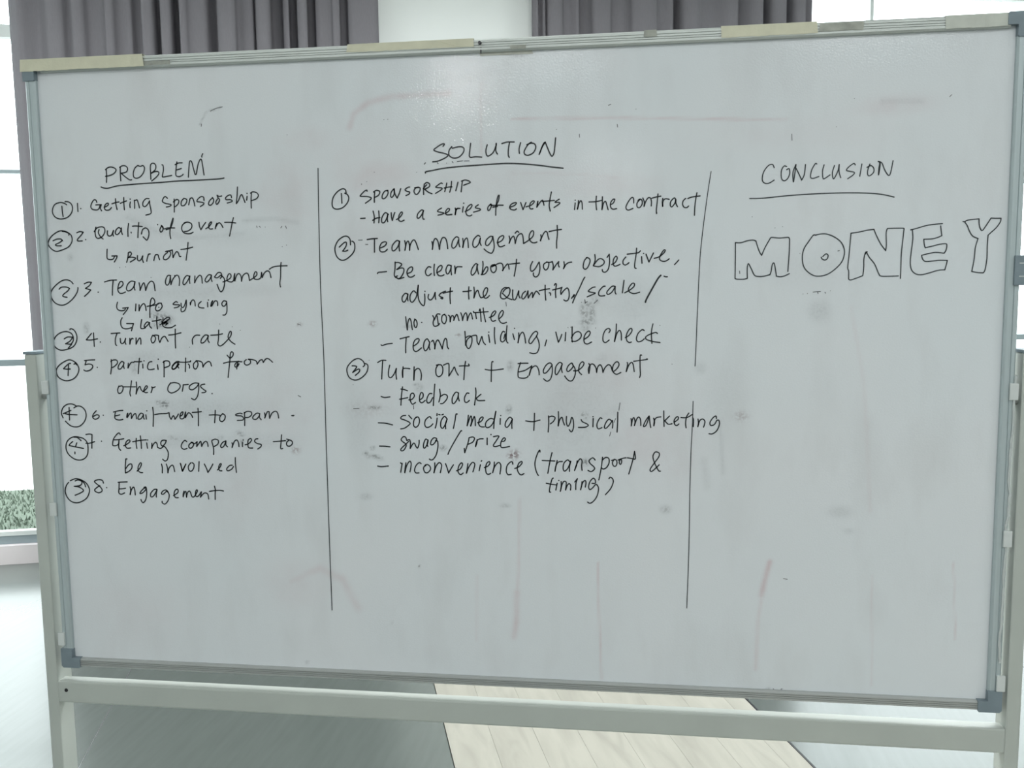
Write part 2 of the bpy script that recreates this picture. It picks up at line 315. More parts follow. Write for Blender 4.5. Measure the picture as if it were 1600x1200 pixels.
BLOBS = [(0, -0.22, 1.7095, 0.0716, 0.0334, 0.2, 0), (0, -0.3462, 1.7769, 0.0597, 0.0263, 0.1, 0), (0, -0.387, 1.6847, 0.0597, 0.0716, 0.12, 0), (0, 0.693, 1.8018, 0.0597, 0.0167, 0.18, 0.05), (0, -0.2495, 1.7392, 0.0955, 0.0597, 0.07, 0), (0, -0.5133, 1.1354, 0.0716, 0.0716, 0.08, 0), (0, 0.2769, 1.2205, 0.0597, 0.0477, 0.14, 0), (0, 0.2189, 1.3436, 0.0716, 0.0477, 0.1, 0), (0, 0.1841, 1.3259, 0.1432, 0.0716, 0.06, 0), (0, 0.3345, 1.2095, 0.0477, 0.0716, 0.07, 0), (0, 0.0586, 1.6963, 0.1551, 0.0263, 0.07, 0), (0, -0.4168, 1.2622, 0.0835, 0.0716, 0.08, 0), (0, -0.4042, 0.9268, 0.0597, 0.0477, 0.1, 0), (0, -0.7577, 0.8549, 0.1074, 0.0716, 0.07, 0), (0, 0.1962, 1.6814, 0.1074, 0.0239, 0.1, 0), (0, -0.2139, 1.276, 0.0597, 0.0716, 0.07, 0), (0, -0.2419, 1.5876, 0.0597, 0.0597, 0.07, 0), (0, 0.5152, 1.76, 0.1432, 0.0263, 0.05, 0), (0, -0.4357, 1.4221, 0.0477, 0.1193, 0.06, 0), (0, 0.0686, 1.5361, 0.0239, 0.0716, 0.07, 0), (1, -0.6459, 1.4477, 0.0155, 0.0095, 0.95, 0), (1, -0.6587, 1.4552, 0.0191, 0.0095, 0.55, 0), (1, -0.6557, 1.4379, 0.0191, 0.006, 0.5, 0), (1, -0.6552, 1.283, 0.0095, 0.0072, 0.95, 0), (1, -0.6669, 1.2867, 0.0072, 0.003, 0.7, 0), (1, -0.6415, 1.2173, 0.0107, 0.0024, 0.5, -0.1), (1, -0.5012, 1.2264, 0.0084, 0.0036, 0.55, -0.5), (1, -0.4993, 1.2101, 0.0048, 0.006, 0.5, 0), (1, -0.5422, 1.2184, 0.0072, 0.0036, 0.3, 0), (1, -0.2325, 1.2795, 0.0119, 0.003, 0.85, 0), (1, -0.2526, 1.1921, 0.0048, 0.0036, 0.7, 0), (1, -0.2385, 1.2021, 0.0048, 0.003, 0.7, 0), (1, -0.2315, 1.1849, 0.0119, 0.0036, 0.7, -0.3), (1, -0.2465, 1.186, 0.0072, 0.003, 0.5, 0), (1, -0.1019, 1.2039, 0.006, 0.0042, 0.75, 0), (1, 0.1647, 1.4565, 0.0072, 0.0155, 0.55, 0.2), (1, 0.1786, 1.4541, 0.006, 0.0143, 0.55, 0), (1, 0.1717, 1.4703, 0.0131, 0.0048, 0.5, 0), (1, 0.1704, 1.4391, 0.0131, 0.0048, 0.7, 0), (1, 0.1658, 1.4287, 0.0084, 0.0072, 0.35, 0), (1, 0.1844, 1.4794, 0.0072, 0.0095, 0.3, 0.6), (1, 0.1661, 1.181, 0.0072, 0.006, 0.8, 0), (1, 0.1629, 1.2691, 0.0084, 0.0036, 0.6, 0), (1, 0.1676, 1.2621, 0.006, 0.0024, 0.6, 0), (1, -0.1448, 1.3176, 0.0072, 0.0072, 0.3, 0), (1, -0.1508, 1.3236, 0.0048, 0.0024, 0.4, 0), (1, 0.0277, 1.3586, 0.006, 0.0095, 0.4, 0), (1, 0.5755, 1.4557, 0.0191, 0.0191, 0.2, 0), (1, 0.6192, 1.0972, 0.0215, 0.0107, 0.17, 0), (1, 0.3122, 1.095, 0.0095, 0.0072, 0.35, 0), (1, 0.373, 1.3554, 0.0119, 0.0119, 0.15, 0), (1, 0.1958, 1.3727, 0.0119, 0.0119, 0.12, 0), (1, 0.6355, 1.0625, 0.0095, 0.0048, 0.15, 0), (1, -0.8096, 1.4338, 0.006, 0.0095, 0.35, 0), (1, -0.8101, 1.4262, 0.0048, 0.0048, 0.3, 0), (1, -0.834, 1.5708, 0.006, 0.0072, 0.28, 0), (1, -0.8878, 1.5741, 0.0036, 0.0095, 0.3, 0), (1, -0.2539, 1.1075, 0.0119, 0.006, 0.25, 0), (1, -0.7137, 1.3545, 0.0072, 0.0119, 0.3, 0), (1, 0.0494, 1.9142, 0.0167, 0.0048, 0.3, 0), (1, 0.0243, 1.2777, 0.0048, 0.0072, 0.6, 0), (1, -0.1605, 1.4328, 0.0107, 0.0024, 0.4, 0), (1, 0.0159, 1.0958, 0.0095, 0.0036, 0.3, 0), (1, -0.1529, 0.9733, 0.0024, 0.0024, 0.8, 0), (1, -0.2102, 0.8593, 0.0024, 0.0024, 0.4, 0), (1, 0.5006, 0.7618, 0.0036, 0.0024, 0.7, 0), (1, -0.3839, 0.7713, 0.0036, 0.0024, 0.5, 0), (1, -0.455, 1.2119, 0.0716, 0.0167, 0.1, 0), (1, -0.5199, 1.2738, 0.0716, 0.0239, 0.07, 0), (1, -0.517, 1.6044, 0.0716, 0.0167, 0.07, 0), (1, -0.4704, 1.5049, 0.0716, 0.0143, 0.08, 0), (1, 0.0337, 1.5597, 0.0477, 0.1432, 0.08, 0), (1, -0.1009, 1.3729, 0.0716, 0.0358, 0.1, 0), (1, -0.1825, 1.5278, 0.0477, 0.0716, 0.08, 0), (1, 0.1488, 1.2785, 0.0716, 0.0955, 0.12, 0), (1, 0.4129, 1.3035, 0.0358, 0.0716, 0.08, 0), (1, -0.2647, 1.2511, 0.0239, 0.0716, 0.12, 0), (1, -0.5987, 1.2733, 0.1432, 0.0239, 0.14, 0), (1, -0.602, 1.2102, 0.1313, 0.0119, 0.12, 0), (1, -0.5866, 1.5025, 0.1074, 0.0167, 0.12, 0), (1, -0.6859, 1.3733, 0.0358, 0.0167, 0.14, 0), (1, 0.5306, 1.5297, 0.0716, 0.0358, 0.07, 0), (1, 0.2532, 1.4765, 0.0477, 0.0358, 0.1, 0), (2, 0.0328, 1.1923, 0.0095, 0.0084, 0.95, 0.5), (2, -0.2316, 1.4379, 0.0072, 0.0048, 0.7, 0), (2, -0.3911, 1.1964, 0.0084, 0.0072, 0.55, 0), (2, 0.4448, 1.269, 0.0131, 0.0084, 0.35, 0), (2, -0.3741, 1.4376, 0.0048, 0.0036, 0.6, 0), (2, 0.0256, 1.191, 0.006, 0.0048, 0.8, 0), (2, -0.0686, 1.4157, 0.0048, 0.0024, 0.7, 0), (2, -0.2451, 1.2758, 0.0477, 0.0143, 0.12, 0)]
STREAKS = [(0, [(-0.2647, 1.7972), (-0.2554, 1.8221), (-0.2283, 1.8416), (-0.186, 1.8502), (-0.1264, 1.8513), (-0.0792, 1.8517)], 0.006, 0.28), (0, [(0.0366, 1.8027), (0.2077, 1.7989), (0.3741, 1.7908), (0.5147, 1.7848)], 0.0026, 0.3), (0, [(0.0427, 1.1086), (0.0386, 0.9606), (0.0329, 0.8853)], 0.003, 0.22), (0, [(0.0358, 0.9293), (0.034, 0.8728), (0.0287, 0.8411)], 0.006, 0.3), (0, [(0.1881, 0.99), (0.1903, 0.8914), (0.1949, 0.7666)], 0.0021, 0.3), (0, [(0.4997, 1.0019), (0.4913, 0.9693), (0.4861, 0.939)], 0.0048, 0.55), (0, [(0.4892, 0.9572), (0.4801, 0.8904), (0.4781, 0.7988)], 0.0036, 0.22), (0, [(-0.4104, 0.9357), (-0.3508, 0.9633), (-0.3063, 0.943), (-0.276, 0.8863)], 0.0084, 0.2), (0, [(0.0355, 1.7082), (0.1507, 1.7028), (0.2415, 1.6914)], 0.0036, 0.14), (0, [(-0.0182, 1.8672), (-0.0201, 1.7438)], 0.0018, 0.2), (0, [(-0.0412, 0.958), (-0.0432, 0.8317)], 0.0024, 0.15), (0, [(0.6292, 1.4619), (0.6544, 1.3274), (0.6718, 1.0984)], 0.0036, 0.1), (0, [(0.8153, 1.0091), (0.8239, 0.8686)], 0.0018, 0.25), (0, [(0.6774, 0.9813), (0.6832, 0.7783)], 0.0024, 0.14), (1, [(-0.555, 1.813), (-0.5412, 1.8359), (-0.5117, 1.843)], 0.0014, 0.35), (1, [(0.672, 1.8099), (0.734, 1.8076)], 0.0048, 0.12), (1, [(-0.7094, 1.6444), (-0.6585, 1.6191), (-0.5813, 1.6032), (-0.4784, 1.6097)], 0.006, 0.12), (1, [(-0.4773, 1.6335), (-0.4141, 1.6358), (-0.3705, 1.6278)], 0.0036, 0.14), (1, [(0.1019, 1.302), (0.1548, 1.2904), (0.1841, 1.3376)], 0.0095, 0.1), (1, [(0.1486, 1.219), (0.1839, 1.2551), (0.2189, 1.279)], 0.0119, 0.12), (1, [(0.4078, 1.2629), (0.4147, 1.1635)], 0.0036, 0.14), (1, [(0.3803, 1.1865), (0.3865, 1.1394)], 0.0072, 0.1)]
INK = """
# heading PROBLEM underlined, in black marker
28:-7493,17118 -7482,17239 -7482,17359
28:-7498,17357 -7445,17394 -7379,17404 -7307,17380 -7282,17341 -7321,17287 -7406,17249 -7506,17232
28:-7196,17141 -7199,17261 -7192,17393
27:-7204,17393 -7150,17421 -7085,17415 -7044,17369 -7066,17310 -7124,17289 -7182,17283! -7112,17221 -7034,17164 -6999,17151 -6972,17155
27:-6831,17418 -6894,17372 -6932,17284 -6925,17201 -6861,17180 -6786,17212 -6724,17285 -6701,17367 -6729,17412 -6783,17399 -6831,17418
27:-6581,17152 -6581,17274 -6577,17407 -6537,17449 -6488,17438 -6466,17390 -6487,17324 -6568,17266! -6489,17293 -6432,17291 -6413,17262 -6454,17203 -6567,17120
27:-6344,17416 -6321,17400 -6320,17312 -6347,17208 -6333,17188 -6252,17198 -6157,17212
27:-6040,17460 -6056,17378 -6073,17260 -6066,17202 -6010,17187 -5952,17204 -5924,17230
27:-6078,17409 -6012,17439 -5932,17440
27:-6060,17312 -6002,17324 -5957,17337
27:-5825,17171 -5808,17312 -5787,17452 -5762,17471 -5739,17443 -5717,17339 -5687,17219! -5662,17234 -5621,17395 -5573,17490 -5545,17482 -5527,17363 -5509,17203
28:-7610,17034 -7553,17014 -7470,17007 -7371,17028 -7238,17051 -7056,17061 -6860,17072 -6598,17081 -6338,17090 -6079,17104 -5821,17108 -5532,17114 -5245,17121 -5166,17128 -5114,17136
27:-5535,17534 -5537,17555 -5515,17597
# numbered line: circled 1, 1. Getting sponsorship
28:-8346,16715 -8402,16747 -8484,16761 -8589,16728 -8644,16646 -8647,16553 -8589,16476 -8482,16446 -8354,16471 -8266,16545 -8229,16637 -8245,16720 -8300,16767 -8375,16777
28:-8448,16690 -8446,16595 -8436,16491
28:-8119,16736 -8120,16663 -8119,16580
28:-8056,16635
28:-7716,16746 -7733,16788 -7774,16793 -7818,16740 -7844,16680 -7835,16635 -7786,16607 -7694,16612 -7647,16699!
28:-7741,16699 -7688,16700 -7626,16701! -7651,16638 -7627,16584
28:-7572,16649 -7509,16673 -7476,16707 -7497,16726 -7543,16699 -7567,16644 -7544,16598 -7472,16597 -7419,16640
28:-7327,16805 -7326,16706 -7306,16600
28:-7407,16711 -7324,16734 -7257,16743
28:-7156,16823 -7159,16718 -7157,16593
28:-7234,16716 -7167,16741 -7100,16761
28:-7026,16738 -7039,16685 -7037,16632
28:-7027,16791
28:-6945,16615 -6940,16697 -6943,16766! -6919,16765 -6885,16772 -6865,16711 -6846,16622
27:-6640,16789 -6705,16790 -6765,16731 -6773,16664 -6729,16644 -6671,16691 -6633,16750! -6630,16675 -6612,16569 -6624,16509 -6723,16482
27:-6266,16789 -6313,16822 -6356,16782 -6371,16729 -6311,16694 -6216,16673 -6200,16658 -6234,16636 -6299,16626
27:-6143,16526 -6136,16650 -6133,16769!
27:-6149,16717 -6090,16760 -6042,16744 -6053,16685 -6104,16637 -6133,16628
27:-5935,16779 -5986,16728 -5994,16653 -5942,16645 -5892,16695 -5880,16755 -5935,16781
27:-5845,16657 -5826,16724 -5810,16776! -5766,16782 -5741,16729 -5724,16632
27:-5535,16732 -5541,16792 -5596,16801 -5663,16750 -5673,16713 -5617,16705 -5546,16687 -5548,16658 -5614,16618
27:-5357,16777 -5424,16721 -5444,16655 -5404,16640 -5354,16683 -5340,16742 -5365,16780
27:-5263,16751 -5298,16697 -5283,16651 -5242,16689 -5224,16739 -5254,16777 -5267,16822! -5229,16799 -5177,16806
27:-4983,16770 -4997,16818 -5054,16810 -5103,16766 -5088,16736 -5009,16734 -4971,16711 -4996,16690 -5073,16673
27:-4856,16964 -4870,16827 -4893,16658! -4851,16708 -4808,16797 -4775,16818 -4747,16751 -4719,16673
27:-4672,16841
27:-4674,16786 -4685,16716
27:-4601,16567 -4598,16717 -4588,16851!
26:-4605,16843 -4560,16867 -4482,16848 -4452,16795 -4495,16737 -4591,16705
# numbered line: circled 2, 2. Quality of event
28:-8340,16133 -8342,16171 -8399,16203 -8506,16221 -8610,16184 -8716,16110 -8777,16025 -8787,15957 -8717,15870 -8618,15826 -8480,15859 -8360,15911 -8286,16009 -8283,16102 -8317,16156 -8415,16203 -8473,16210
28:-8680,16032 -8601,16061 -8517,16063 -8482,16036! -8556,15991 -8630,15958 -8614,15935 -8513,15933
28:-8171,16176 -8105,16198 -8036,16185! -8084,16129 -8162,16053 -8159,16019 -8066,16018
28:-7994,16042
28:-7766,16275 -7788,16184 -7778,16092 -7730,16061 -7645,16097 -7589,16180 -7594,16257 -7649,16280 -7742,16260 -7805,16192
28:-7703,16228 -7723,16167 -7679,16090 -7632,16047
28:-7531,16202 -7535,16134 -7504,16102 -7453,16117 -7406,16207! -7423,16147 -7413,16100
28:-7247,16227 -7295,16259 -7357,16206 -7369,16146 -7328,16127 -7267,16181 -7241,16250! -7242,16181 -7226,16125
28:-7088,16330 -7108,16216 -7113,16087
28:-7045,16166 -7044,16152
28:-6878,16345 -6899,16197 -6912,16062
28:-7010,16279 -6940,16282 -6809,16268
28:-6835,16128 -6814,16196 -6787,16226 -6737,16240 -6687,16193 -6684,16102 -6726,16012 -6765,16036 -6804,16074
27:-6494,16298
27:-6417,16272 -6453,16203 -6437,16155 -6397,16188 -6386,16248 -6420,16282! -6372,16217 -6289,16232 -6151,16229
27:-6243,16030 -6254,16139 -6229,16275 -6173,16417 -6186,16334 -6232,16230!
27:-6326,16198 -6241,16222
27:-5952,16322 -5878,16332 -5807,16297 -5811,16222 -5878,16170 -5961,16156!
27:-5911,16332 -5986,16286 -6011,16210 -5977,16142 -5914,16118 -5841,16119 -5783,16142
27:-5656,16324 -5649,16248 -5625,16187! -5576,16255 -5521,16321
27:-5527,16201 -5465,16237 -5414,16289 -5404,16326 -5437,16312 -5464,16260 -5450,16199 -5386,16198
27:-5335,16197 -5319,16257 -5300,16301! -5328,16227 -5286,16286 -5245,16308 -5207,16270 -5180,16217
27:-5141,16313 -5029,16311 -4921,16297
27:-4964,16396 -4999,16280 -5028,16161 -5056,16056
# indented line: arrow, Burnout
28:-7561,15851 -7571,15752 -7568,15674 -7515,15651 -7448,15660 -7411,15718!
28:-7470,15719 -7362,15720! -7373,15680 -7427,15603
28:-7171,15592 -7141,15684 -7127,15775! -7084,15789 -7063,15751 -7107,15699 -7143,15684! -7058,15690 -6984,15674 -7011,15644 -7096,15599
28:-6941,15718 -6945,15643 -6906,15619 -6863,15656 -6834,15709! -6846,15649 -6825,15587
28:-6757,15609 -6738,15677 -6713,15738 -6676,15745
28:-6610,15622 -6589,15691 -6571,15728! -6521,15728 -6508,15681 -6493,15636
27:-6322,15769 -6391,15717 -6412,15649 -6355,15634 -6287,15686 -6258,15754 -6289,15792 -6362,15786!
27:-6346,15793 -6280,15799 -6222,15814! -6219,15730 -6215,15669! -6187,15722 -6135,15782 -6101,15751 -6083,15690 -6055,15690
27:-5895,15949 -5914,15816 -5935,15710 -5952,15617
27:-6048,15821 -5938,15831 -5809,15860
# numbered line: circled 2, 3. Team management
28:-8316,15194 -8364,15246 -8454,15274 -8567,15248 -8700,15156 -8784,15056 -8797,14946 -8724,14829 -8591,14780 -8470,14811 -8344,14903 -8253,15012 -8223,15081 -8220,15120
28:-8619,15093 -8567,15131 -8463,15134 -8398,15107! -8436,15060 -8533,14991 -8544,14952 -8461,14935
28:-8080,15191 -8003,15221 -7928,15218! -7974,15157 -8061,15103! -7954,15071! -8017,15009 -8093,14948
28:-7801,15027
28:-7655,15222 -7533,15252 -7403,15257
28:-7474,15246 -7494,15119 -7507,14966
28:-7384,15096 -7324,15117 -7272,15171 -7285,15225 -7335,15218 -7376,15134 -7386,15056 -7348,15003 -7290,15002 -7231,15025
28:-7028,15222 -7102,15230 -7172,15177 -7206,15094 -7180,15046 -7104,15069 -7041,15146 -7023,15222! -7045,15130 -7033,15061
28:-6939,15198 -6926,15113 -6927,15051! -6884,15144 -6840,15197 -6819,15127 -6811,15050! -6760,15165 -6690,15225 -6635,15187 -6618,15041
27:-6201,15327!
27:-6282,15328 -6339,15329 -6384,15261 -6396,15184 -6366,15146 -6322,15183 -6296,15274 -6292,15312! -6287,15228 -6287,15155! -6245,15251 -6176,15327 -6127,15319 -6107,15242 -6118,15136
27:-5901,15307 -5956,15324 -6017,15256 -6040,15180 -6015,15151 -5963,15195 -5910,15277 -5891,15316! -5904,15246 -5899,15174
27:-5789,15314 -5798,15245 -5801,15184! -5756,15268 -5696,15325 -5657,15297 -5648,15175
27:-5454,15325 -5511,15333 -5569,15273 -5589,15220 -5549,15197 -5498,15242 -5455,15317! -5463,15257 -5449,15206
27:-5279,15262 -5245,15307 -5266,15368 -5323,15369 -5373,15316 -5392,15286 -5335,15277 -5269,15322! -5207,15268 -5196,15186 -5225,15065 -5276,15007 -5314,15050 -5349,15149
27:-5230,15193 -5145,15223 -5071,15274 -5068,15334 -5107,15343 -5142,15275 -5138,15214 -5067,15191 -5017,15221 -5000,15304 -4986,15349! -4995,15273 -4993,15210! -4948,15318 -4898,15348 -4861,15287 -4857,15203! -4828,15302 -4762,15353 -4716,15330 -4697,15217! -4616,15261 -4550,15313 -4547,15366 -4578,15374 -4610,15299 -4600,15246 -4529,15234 -4472,15266 -4451,15365! -4442,15266! -4405,15341 -4347,15389 -4293,15370 -4269,15264
26:-4056,15546 -4066,15472 -4078,15277 -4096,15157 -4086,15085
27:-4291,15423 -4209,15466 -4082,15480 -3940,15482
# indented line: arrow, info syncing
28:-7409,14829 -7431,14747 -7410,14685 -7336,14662 -7269,14676 -7250,14716!
28:-7308,14713 -7191,14723! -7236,14661 -7304,14588
28:-7029,14791 -7045,14660
28:-6964,14775 -6971,14659! -6924,14751 -6863,14797 -6833,14742 -6825,14665
28:-6800,14742 -6725,14757 -6651,14764 -6567,14787
28:-6754,14529 -6745,14696 -6720,14850 -6684,14903 -6645,14872 -6640,14802 -6726,14745!
28:-6500,14801 -6574,14794 -6629,14711 -6607,14656 -6540,14671 -6490,14739 -6508,14801
28:-6559,14722
27:-6171,14814 -6203,14830 -6263,14786 -6239,14772 -6141,14768 -6134,14752 -6176,14722 -6242,14710
27:-6099,14797 -6097,14736 -6071,14714 -6036,14744 -5990,14858! -5995,14751 -6032,14659 -6091,14633 -6106,14660 -6104,14698
27:-5910,14812 -5912,14766! -5892,14827 -5850,14860 -5819,14827 -5813,14742
27:-5689,14826 -5741,14779 -5744,14726 -5695,14706 -5638,14703
27:-5560,14808 -5559,14724
27:-5539,14853
27:-5499,14735 -5480,14808 -5454,14838! -5484,14731 -5422,14823 -5382,14837 -5358,14807 -5359,14746
27:-5172,14821 -5228,14836 -5270,14790 -5257,14737 -5208,14744 -5173,14805! -5172,14714 -5181,14622 -5216,14569 -5260,14565
# indented line: arrow, late, half rubbed out
28:-7329,14526 -7362,14468 -7362,14374 -7316,14320 -7224,14314 -7148,14334
28:-7244,14413 -7101,14412! -7122,14357 -7152,14272
28:-6928,14488 -6951,14388 -6950,14318 -6891,14318 -6857,14332
28:-6768,14425 -6818,14441 -6871,14387 -6882,14344 -6830,14363 -6765,14432! -6772,14370 -6733,14321
28:-6611,14540 -6620,14431 -6611,14308
28:-6710,14456 -6634,14464 -6535,14485
28:-6557,14385 -6472,14431 -6369,14484 -6349,14524 -6401,14524 -6470,14478 -6505,14416 -6492,14361 -6428,14330 -6329,14330 -6279,14353 -6236,14376
28:-6512,14447 -6490,14401 -6430,14430 -6405,14462 -6473,14416 -6407,14423 -6441,14377 -6390,14415
# numbered line: circled 3, 4. Turn out rate
29:-8445,14302 -8419,14320 -8354,14286 -8309,14190 -8319,14081 -8374,13987 -8471,13931 -8635,13896 -8736,13924 -8800,13988 -8811,14066 -8753,14170 -8645,14242 -8524,14263 -8426,14231 -8387,14161 -8392,14081 -8440,14015
29:-8577,14121 -8499,14157 -8396,14152! -8461,14074 -8558,14023! -8431,14011! -8504,13937
28:-7994,14224 -8056,14159 -8112,14099! -8010,14096 -7874,14118
28:-7951,14234 -7950,14111 -7951,13971
28:-7819,14056
28:-7581,14220 -7497,14227 -7396,14232
28:-7456,14222 -7496,14125 -7502,14016 -7479,13987
28:-7395,14124 -7391,14047 -7360,14023 -7315,14054 -7283,14124! -7299,14061 -7284,14011
28:-7195,14124 -7201,14011! -7188,14070 -7153,14123 -7128,14116
28:-7065,14132 -7072,14011! -7030,14084 -6985,14132 -6969,14093 -6973,14011
28:-6716,14184 -6755,14107 -6734,14037 -6692,14052 -6664,14107 -6669,14154 -6709,14176! -6650,14187 -6594,14176! -6598,14107 -6576,14044! -6530,14130 -6470,14161 -6439,14121 -6406,14062
28:-6245,14298 -6256,14105 -6259,13934
28:-6386,14186 -6270,14198 -6171,14221 -6130,14229
28:-5904,14008 -5908,14089 -5880,14142 -5830,14180 -5751,14180
27:-5584,14179 -5649,14180 -5719,14103 -5730,14034 -5672,14042 -5603,14118 -5577,14172! -5589,14088 -5563,14041
27:-5360,14279 -5374,14102 -5390,14010 -5350,13972 -5284,14002 -5200,14078 -5123,14163 -5108,14239 -5135,14247 -5170,14178 -5173,14125 -5121,14055 -5045,14005
27:-5527,14179 -5389,14187 -5287,14206
# numbered line: circled 4, 5. Participation from
29:-8408,13620 -8363,13639
29:-8351,13608 -8396,13671 -8504,13706 -8635,13656 -8744,13576 -8794,13480 -8759,13368 -8659,13305 -8559,13292 -8436,13330 -8345,13417 -8307,13520 -8332,13608 -8379,13663
29:-8475,13635 -8526,13623 -8635,13531! -8559,13520 -8491,13525
29:-8523,13608 -8535,13496 -8548,13393
28:-7960,13706 -8070,13702 -8177,13690
29:-8139,13690 -8170,13608! -8092,13623 -8025,13608 -8012,13560 -8067,13505 -8153,13484 -8203,13505
28:-7915,13557
28:-7610,13710 -7613,13576 -7641,13426
28:-7620,13671 -7572,13702 -7497,13698 -7487,13639 -7554,13576 -7610,13552
28:-7348,13656 -7398,13671 -7462,13593 -7474,13530 -7423,13530 -7369,13593 -7346,13647! -7361,13593 -7347,13537
28:-7258,13639 -7269,13543! -7234,13608 -7190,13656 -7139,13656
28:-7018,13736 -7042,13593 -7061,13435
28:-7130,13671 -7030,13668 -6980,13673
28:-6958,13623 -6957,13545
28:-6926,13686
28:-6763,13671 -6823,13656 -6860,13577 -6846,13522 -6789,13514 -6722,13527
28:-6651,13608 -6643,13518
28:-6628,13718
28:-6515,13678 -6518,13546 -6528,13373
28:-6532,13656 -6480,13686 -6406,13671 -6405,13593 -6504,13553
28:-6200,13671 -6267,13663 -6345,13584 -6333,13522 -6273,13546 -6203,13623
28:-6217,13656 -6284,13639 -6352,13561 -6341,13522 -6281,13546 -6222,13639! -6231,13577 -6215,13546
28:-6062,13740 -6073,13593 -6082,13476
28:-6217,13663 -6085,13658 -5966,13670
28:-6013,13623 -5991,13593 -5994,13544
28:-5962,13685
28:-5846,13685 -5907,13623 -5903,13546 -5863,13528 -5827,13577 -5816,13639 -5846,13689! -5773,13678 -5726,13647 -5717,13565! -5678,13623 -5610,13670 -5561,13656 -5541,13585
27:-5213,13794 -5159,13732! -5100,13779 -5089,13840 -5121,13858 -5147,13817 -5160,13717 -5185,13547 -5214,13363
27:-5293,13639 -5187,13663 -5009,13673
27:-5031,13528 -5020,13609 -4992,13678! -4960,13670 -4920,13668
27:-4992,13678 -5059,13623 -5062,13570 -5013,13578 -4977,13632 -5028,13594
27:-4829,13708 -4871,13670 -4858,13616 -4809,13606 -4752,13639 -4750,13694 -4789,13717! -4700,13708 -4629,13678 -4615,13621! -4557,13694 -4510,13708! -4490,13655! -4443,13717 -4393,13729 -4340,13693 -4304,13658
# continued line: other orgs
28:-7479,13190 -7513,13118 -7496,13047 -7435,13064 -7397,13135 -7411,13191 -7479,13182!
28:-7395,13174 -7243,13175 -7134,13175
28:-7212,13293 -7235,13167 -7260,13056 -7246,12993
28:-7112,13270 -7110,13153 -7131,13034! -7087,13136 -7041,13183 -7021,13120 -6980,13081! -6910,13137 -6883,13184 -6916,13192 -6953,13137 -6964,13090 -6932,13061 -6890,13066
28:-6816,13062 -6786,13137 -6796,13176! -6767,13161 -6721,13177
28:-6396,13257 -6451,13185 -6463,13107 -6407,13060 -6332,13073 -6246,13123 -6202,13186 -6232,13241 -6322,13261 -6406,13248
28:-6166,13093 -6146,13171 -6139,13219! -6093,13221 -6034,13227
28:-5820,13250 -5909,13253 -6003,13203 -6015,13140 -5950,13124 -5864,13180 -5820,13247! -5827,13125 -5857,13000 -5918,12929 -5983,12953
28:-5698,13233 -5764,13220 -5782,13180 -5719,13125 -5679,13098 -5706,13072 -5764,13066
28:-5555,13049
# numbered line: circled 4, 6. Email went to spam
29:-8712,12549 -8741,12649 -8698,12754 -8608,12818 -8504,12828 -8420,12793
29:-8467,12751 -8388,12788 -8303,12773 -8231,12702 -8215,12589 -8262,12476 -8363,12388 -8467,12370 -8568,12396 -8666,12482
29:-8569,12760 -8574,12619 -8577,12507
29:-8703,12634 -8619,12666 -8534,12700!
29:-8673,12637 -8587,12619 -8408,12612
29:-7993,12695 -8057,12630 -8077,12566 -8028,12527 -7958,12552 -7939,12599 -7990,12615 -8060,12583
29:-7850,12608
28:-7428,12708 -7526,12698 -7629,12673
28:-7586,12677 -7609,12579 -7587,12531 -7511,12516 -7439,12529
28:-7608,12594 -7531,12610 -7497,12619
28:-7356,12572 -7344,12628 -7326,12652! -7347,12565 -7293,12636 -7258,12653 -7257,12549! -7209,12622 -7166,12646 -7153,12598 -7151,12542
28:-7004,12638 -7057,12654 -7112,12583 -7115,12537 -7055,12548 -6999,12623! -7002,12575 -6988,12538
28:-6950,12624 -6945,12539
28:-6925,12702
28:-6798,12772 -6792,12632 -6811,12395
28:-6765,12629 -6655,12646 -6522,12653 -6470,12669
28:-6462,12667 -6458,12596 -6428,12540! -6375,12612 -6348,12541! -6300,12597 -6272,12644
28:-6243,12598 -6191,12629 -6172,12684 -6214,12668 -6243,12590 -6220,12550 -6161,12567 -6131,12654 -6121,12684! -6130,12574! -6072,12662 -6031,12662 -5993,12615 -5981,12579
28:-5861,12758 -5858,12608 -5868,12419
28:-5982,12678 -5890,12683 -5793,12695
28:-5507,12721 -5516,12611 -5531,12478
28:-5634,12629 -5515,12635 -5416,12627
28:-5366,12651 -5417,12597 -5421,12525 -5373,12505 -5323,12550 -5310,12620 -5358,12660!
27:-4961,12659 -5006,12670 -5088,12646 -5081,12622 -4976,12615 -4938,12577 -4955,12538 -5065,12528
27:-4916,12686 -4913,12568 -4920,12431
27:-4916,12671 -4859,12706 -4778,12694 -4772,12640 -4830,12593 -4905,12585
27:-4609,12665 -4666,12672 -4741,12610 -4743,12562 -4679,12555 -4619,12618 -4604,12665! -4612,12594 -4582,12549
27:-4506,12681 -4498,12619 -4507,12580! -4454,12696 -4414,12705! -4408,12576! -4358,12675 -4285,12714 -4242,12676 -4226,12583
27:-3963,12631 -3918,12636
# numbered line: circled 4, 7. Getting companies to
29:-8516,12165 -8431,12153 -8357,12093
29:-8362,12154 -8463,12173 -8578,12144 -8669,12055 -8691,11925 -8643,11812 -8529,11724 -8409,11701 -8304,11736 -8238,11817 -8217,11947 -8231,12060 -8295,12131 -8362,12158
29:-8538,12074 -8603,12022 -8622,11993! -8495,11968 -8316,11938
29:-8452,12048 -8486,11968
29:-8506,11863 -8508,11827
29:-8245,12219 -8168,12229 -8114,12218! -8126,12077 -8135,11945
29:-8257,12043 -8180,12044 -8067,12077
29:-7920,12087
28:-7513,12227 -7537,12257 -7589,12227 -7663,12131 -7688,12018 -7653,11999 -7594,12011 -7550,12051
29:-7655,12118 -7561,12123 -7445,12141!
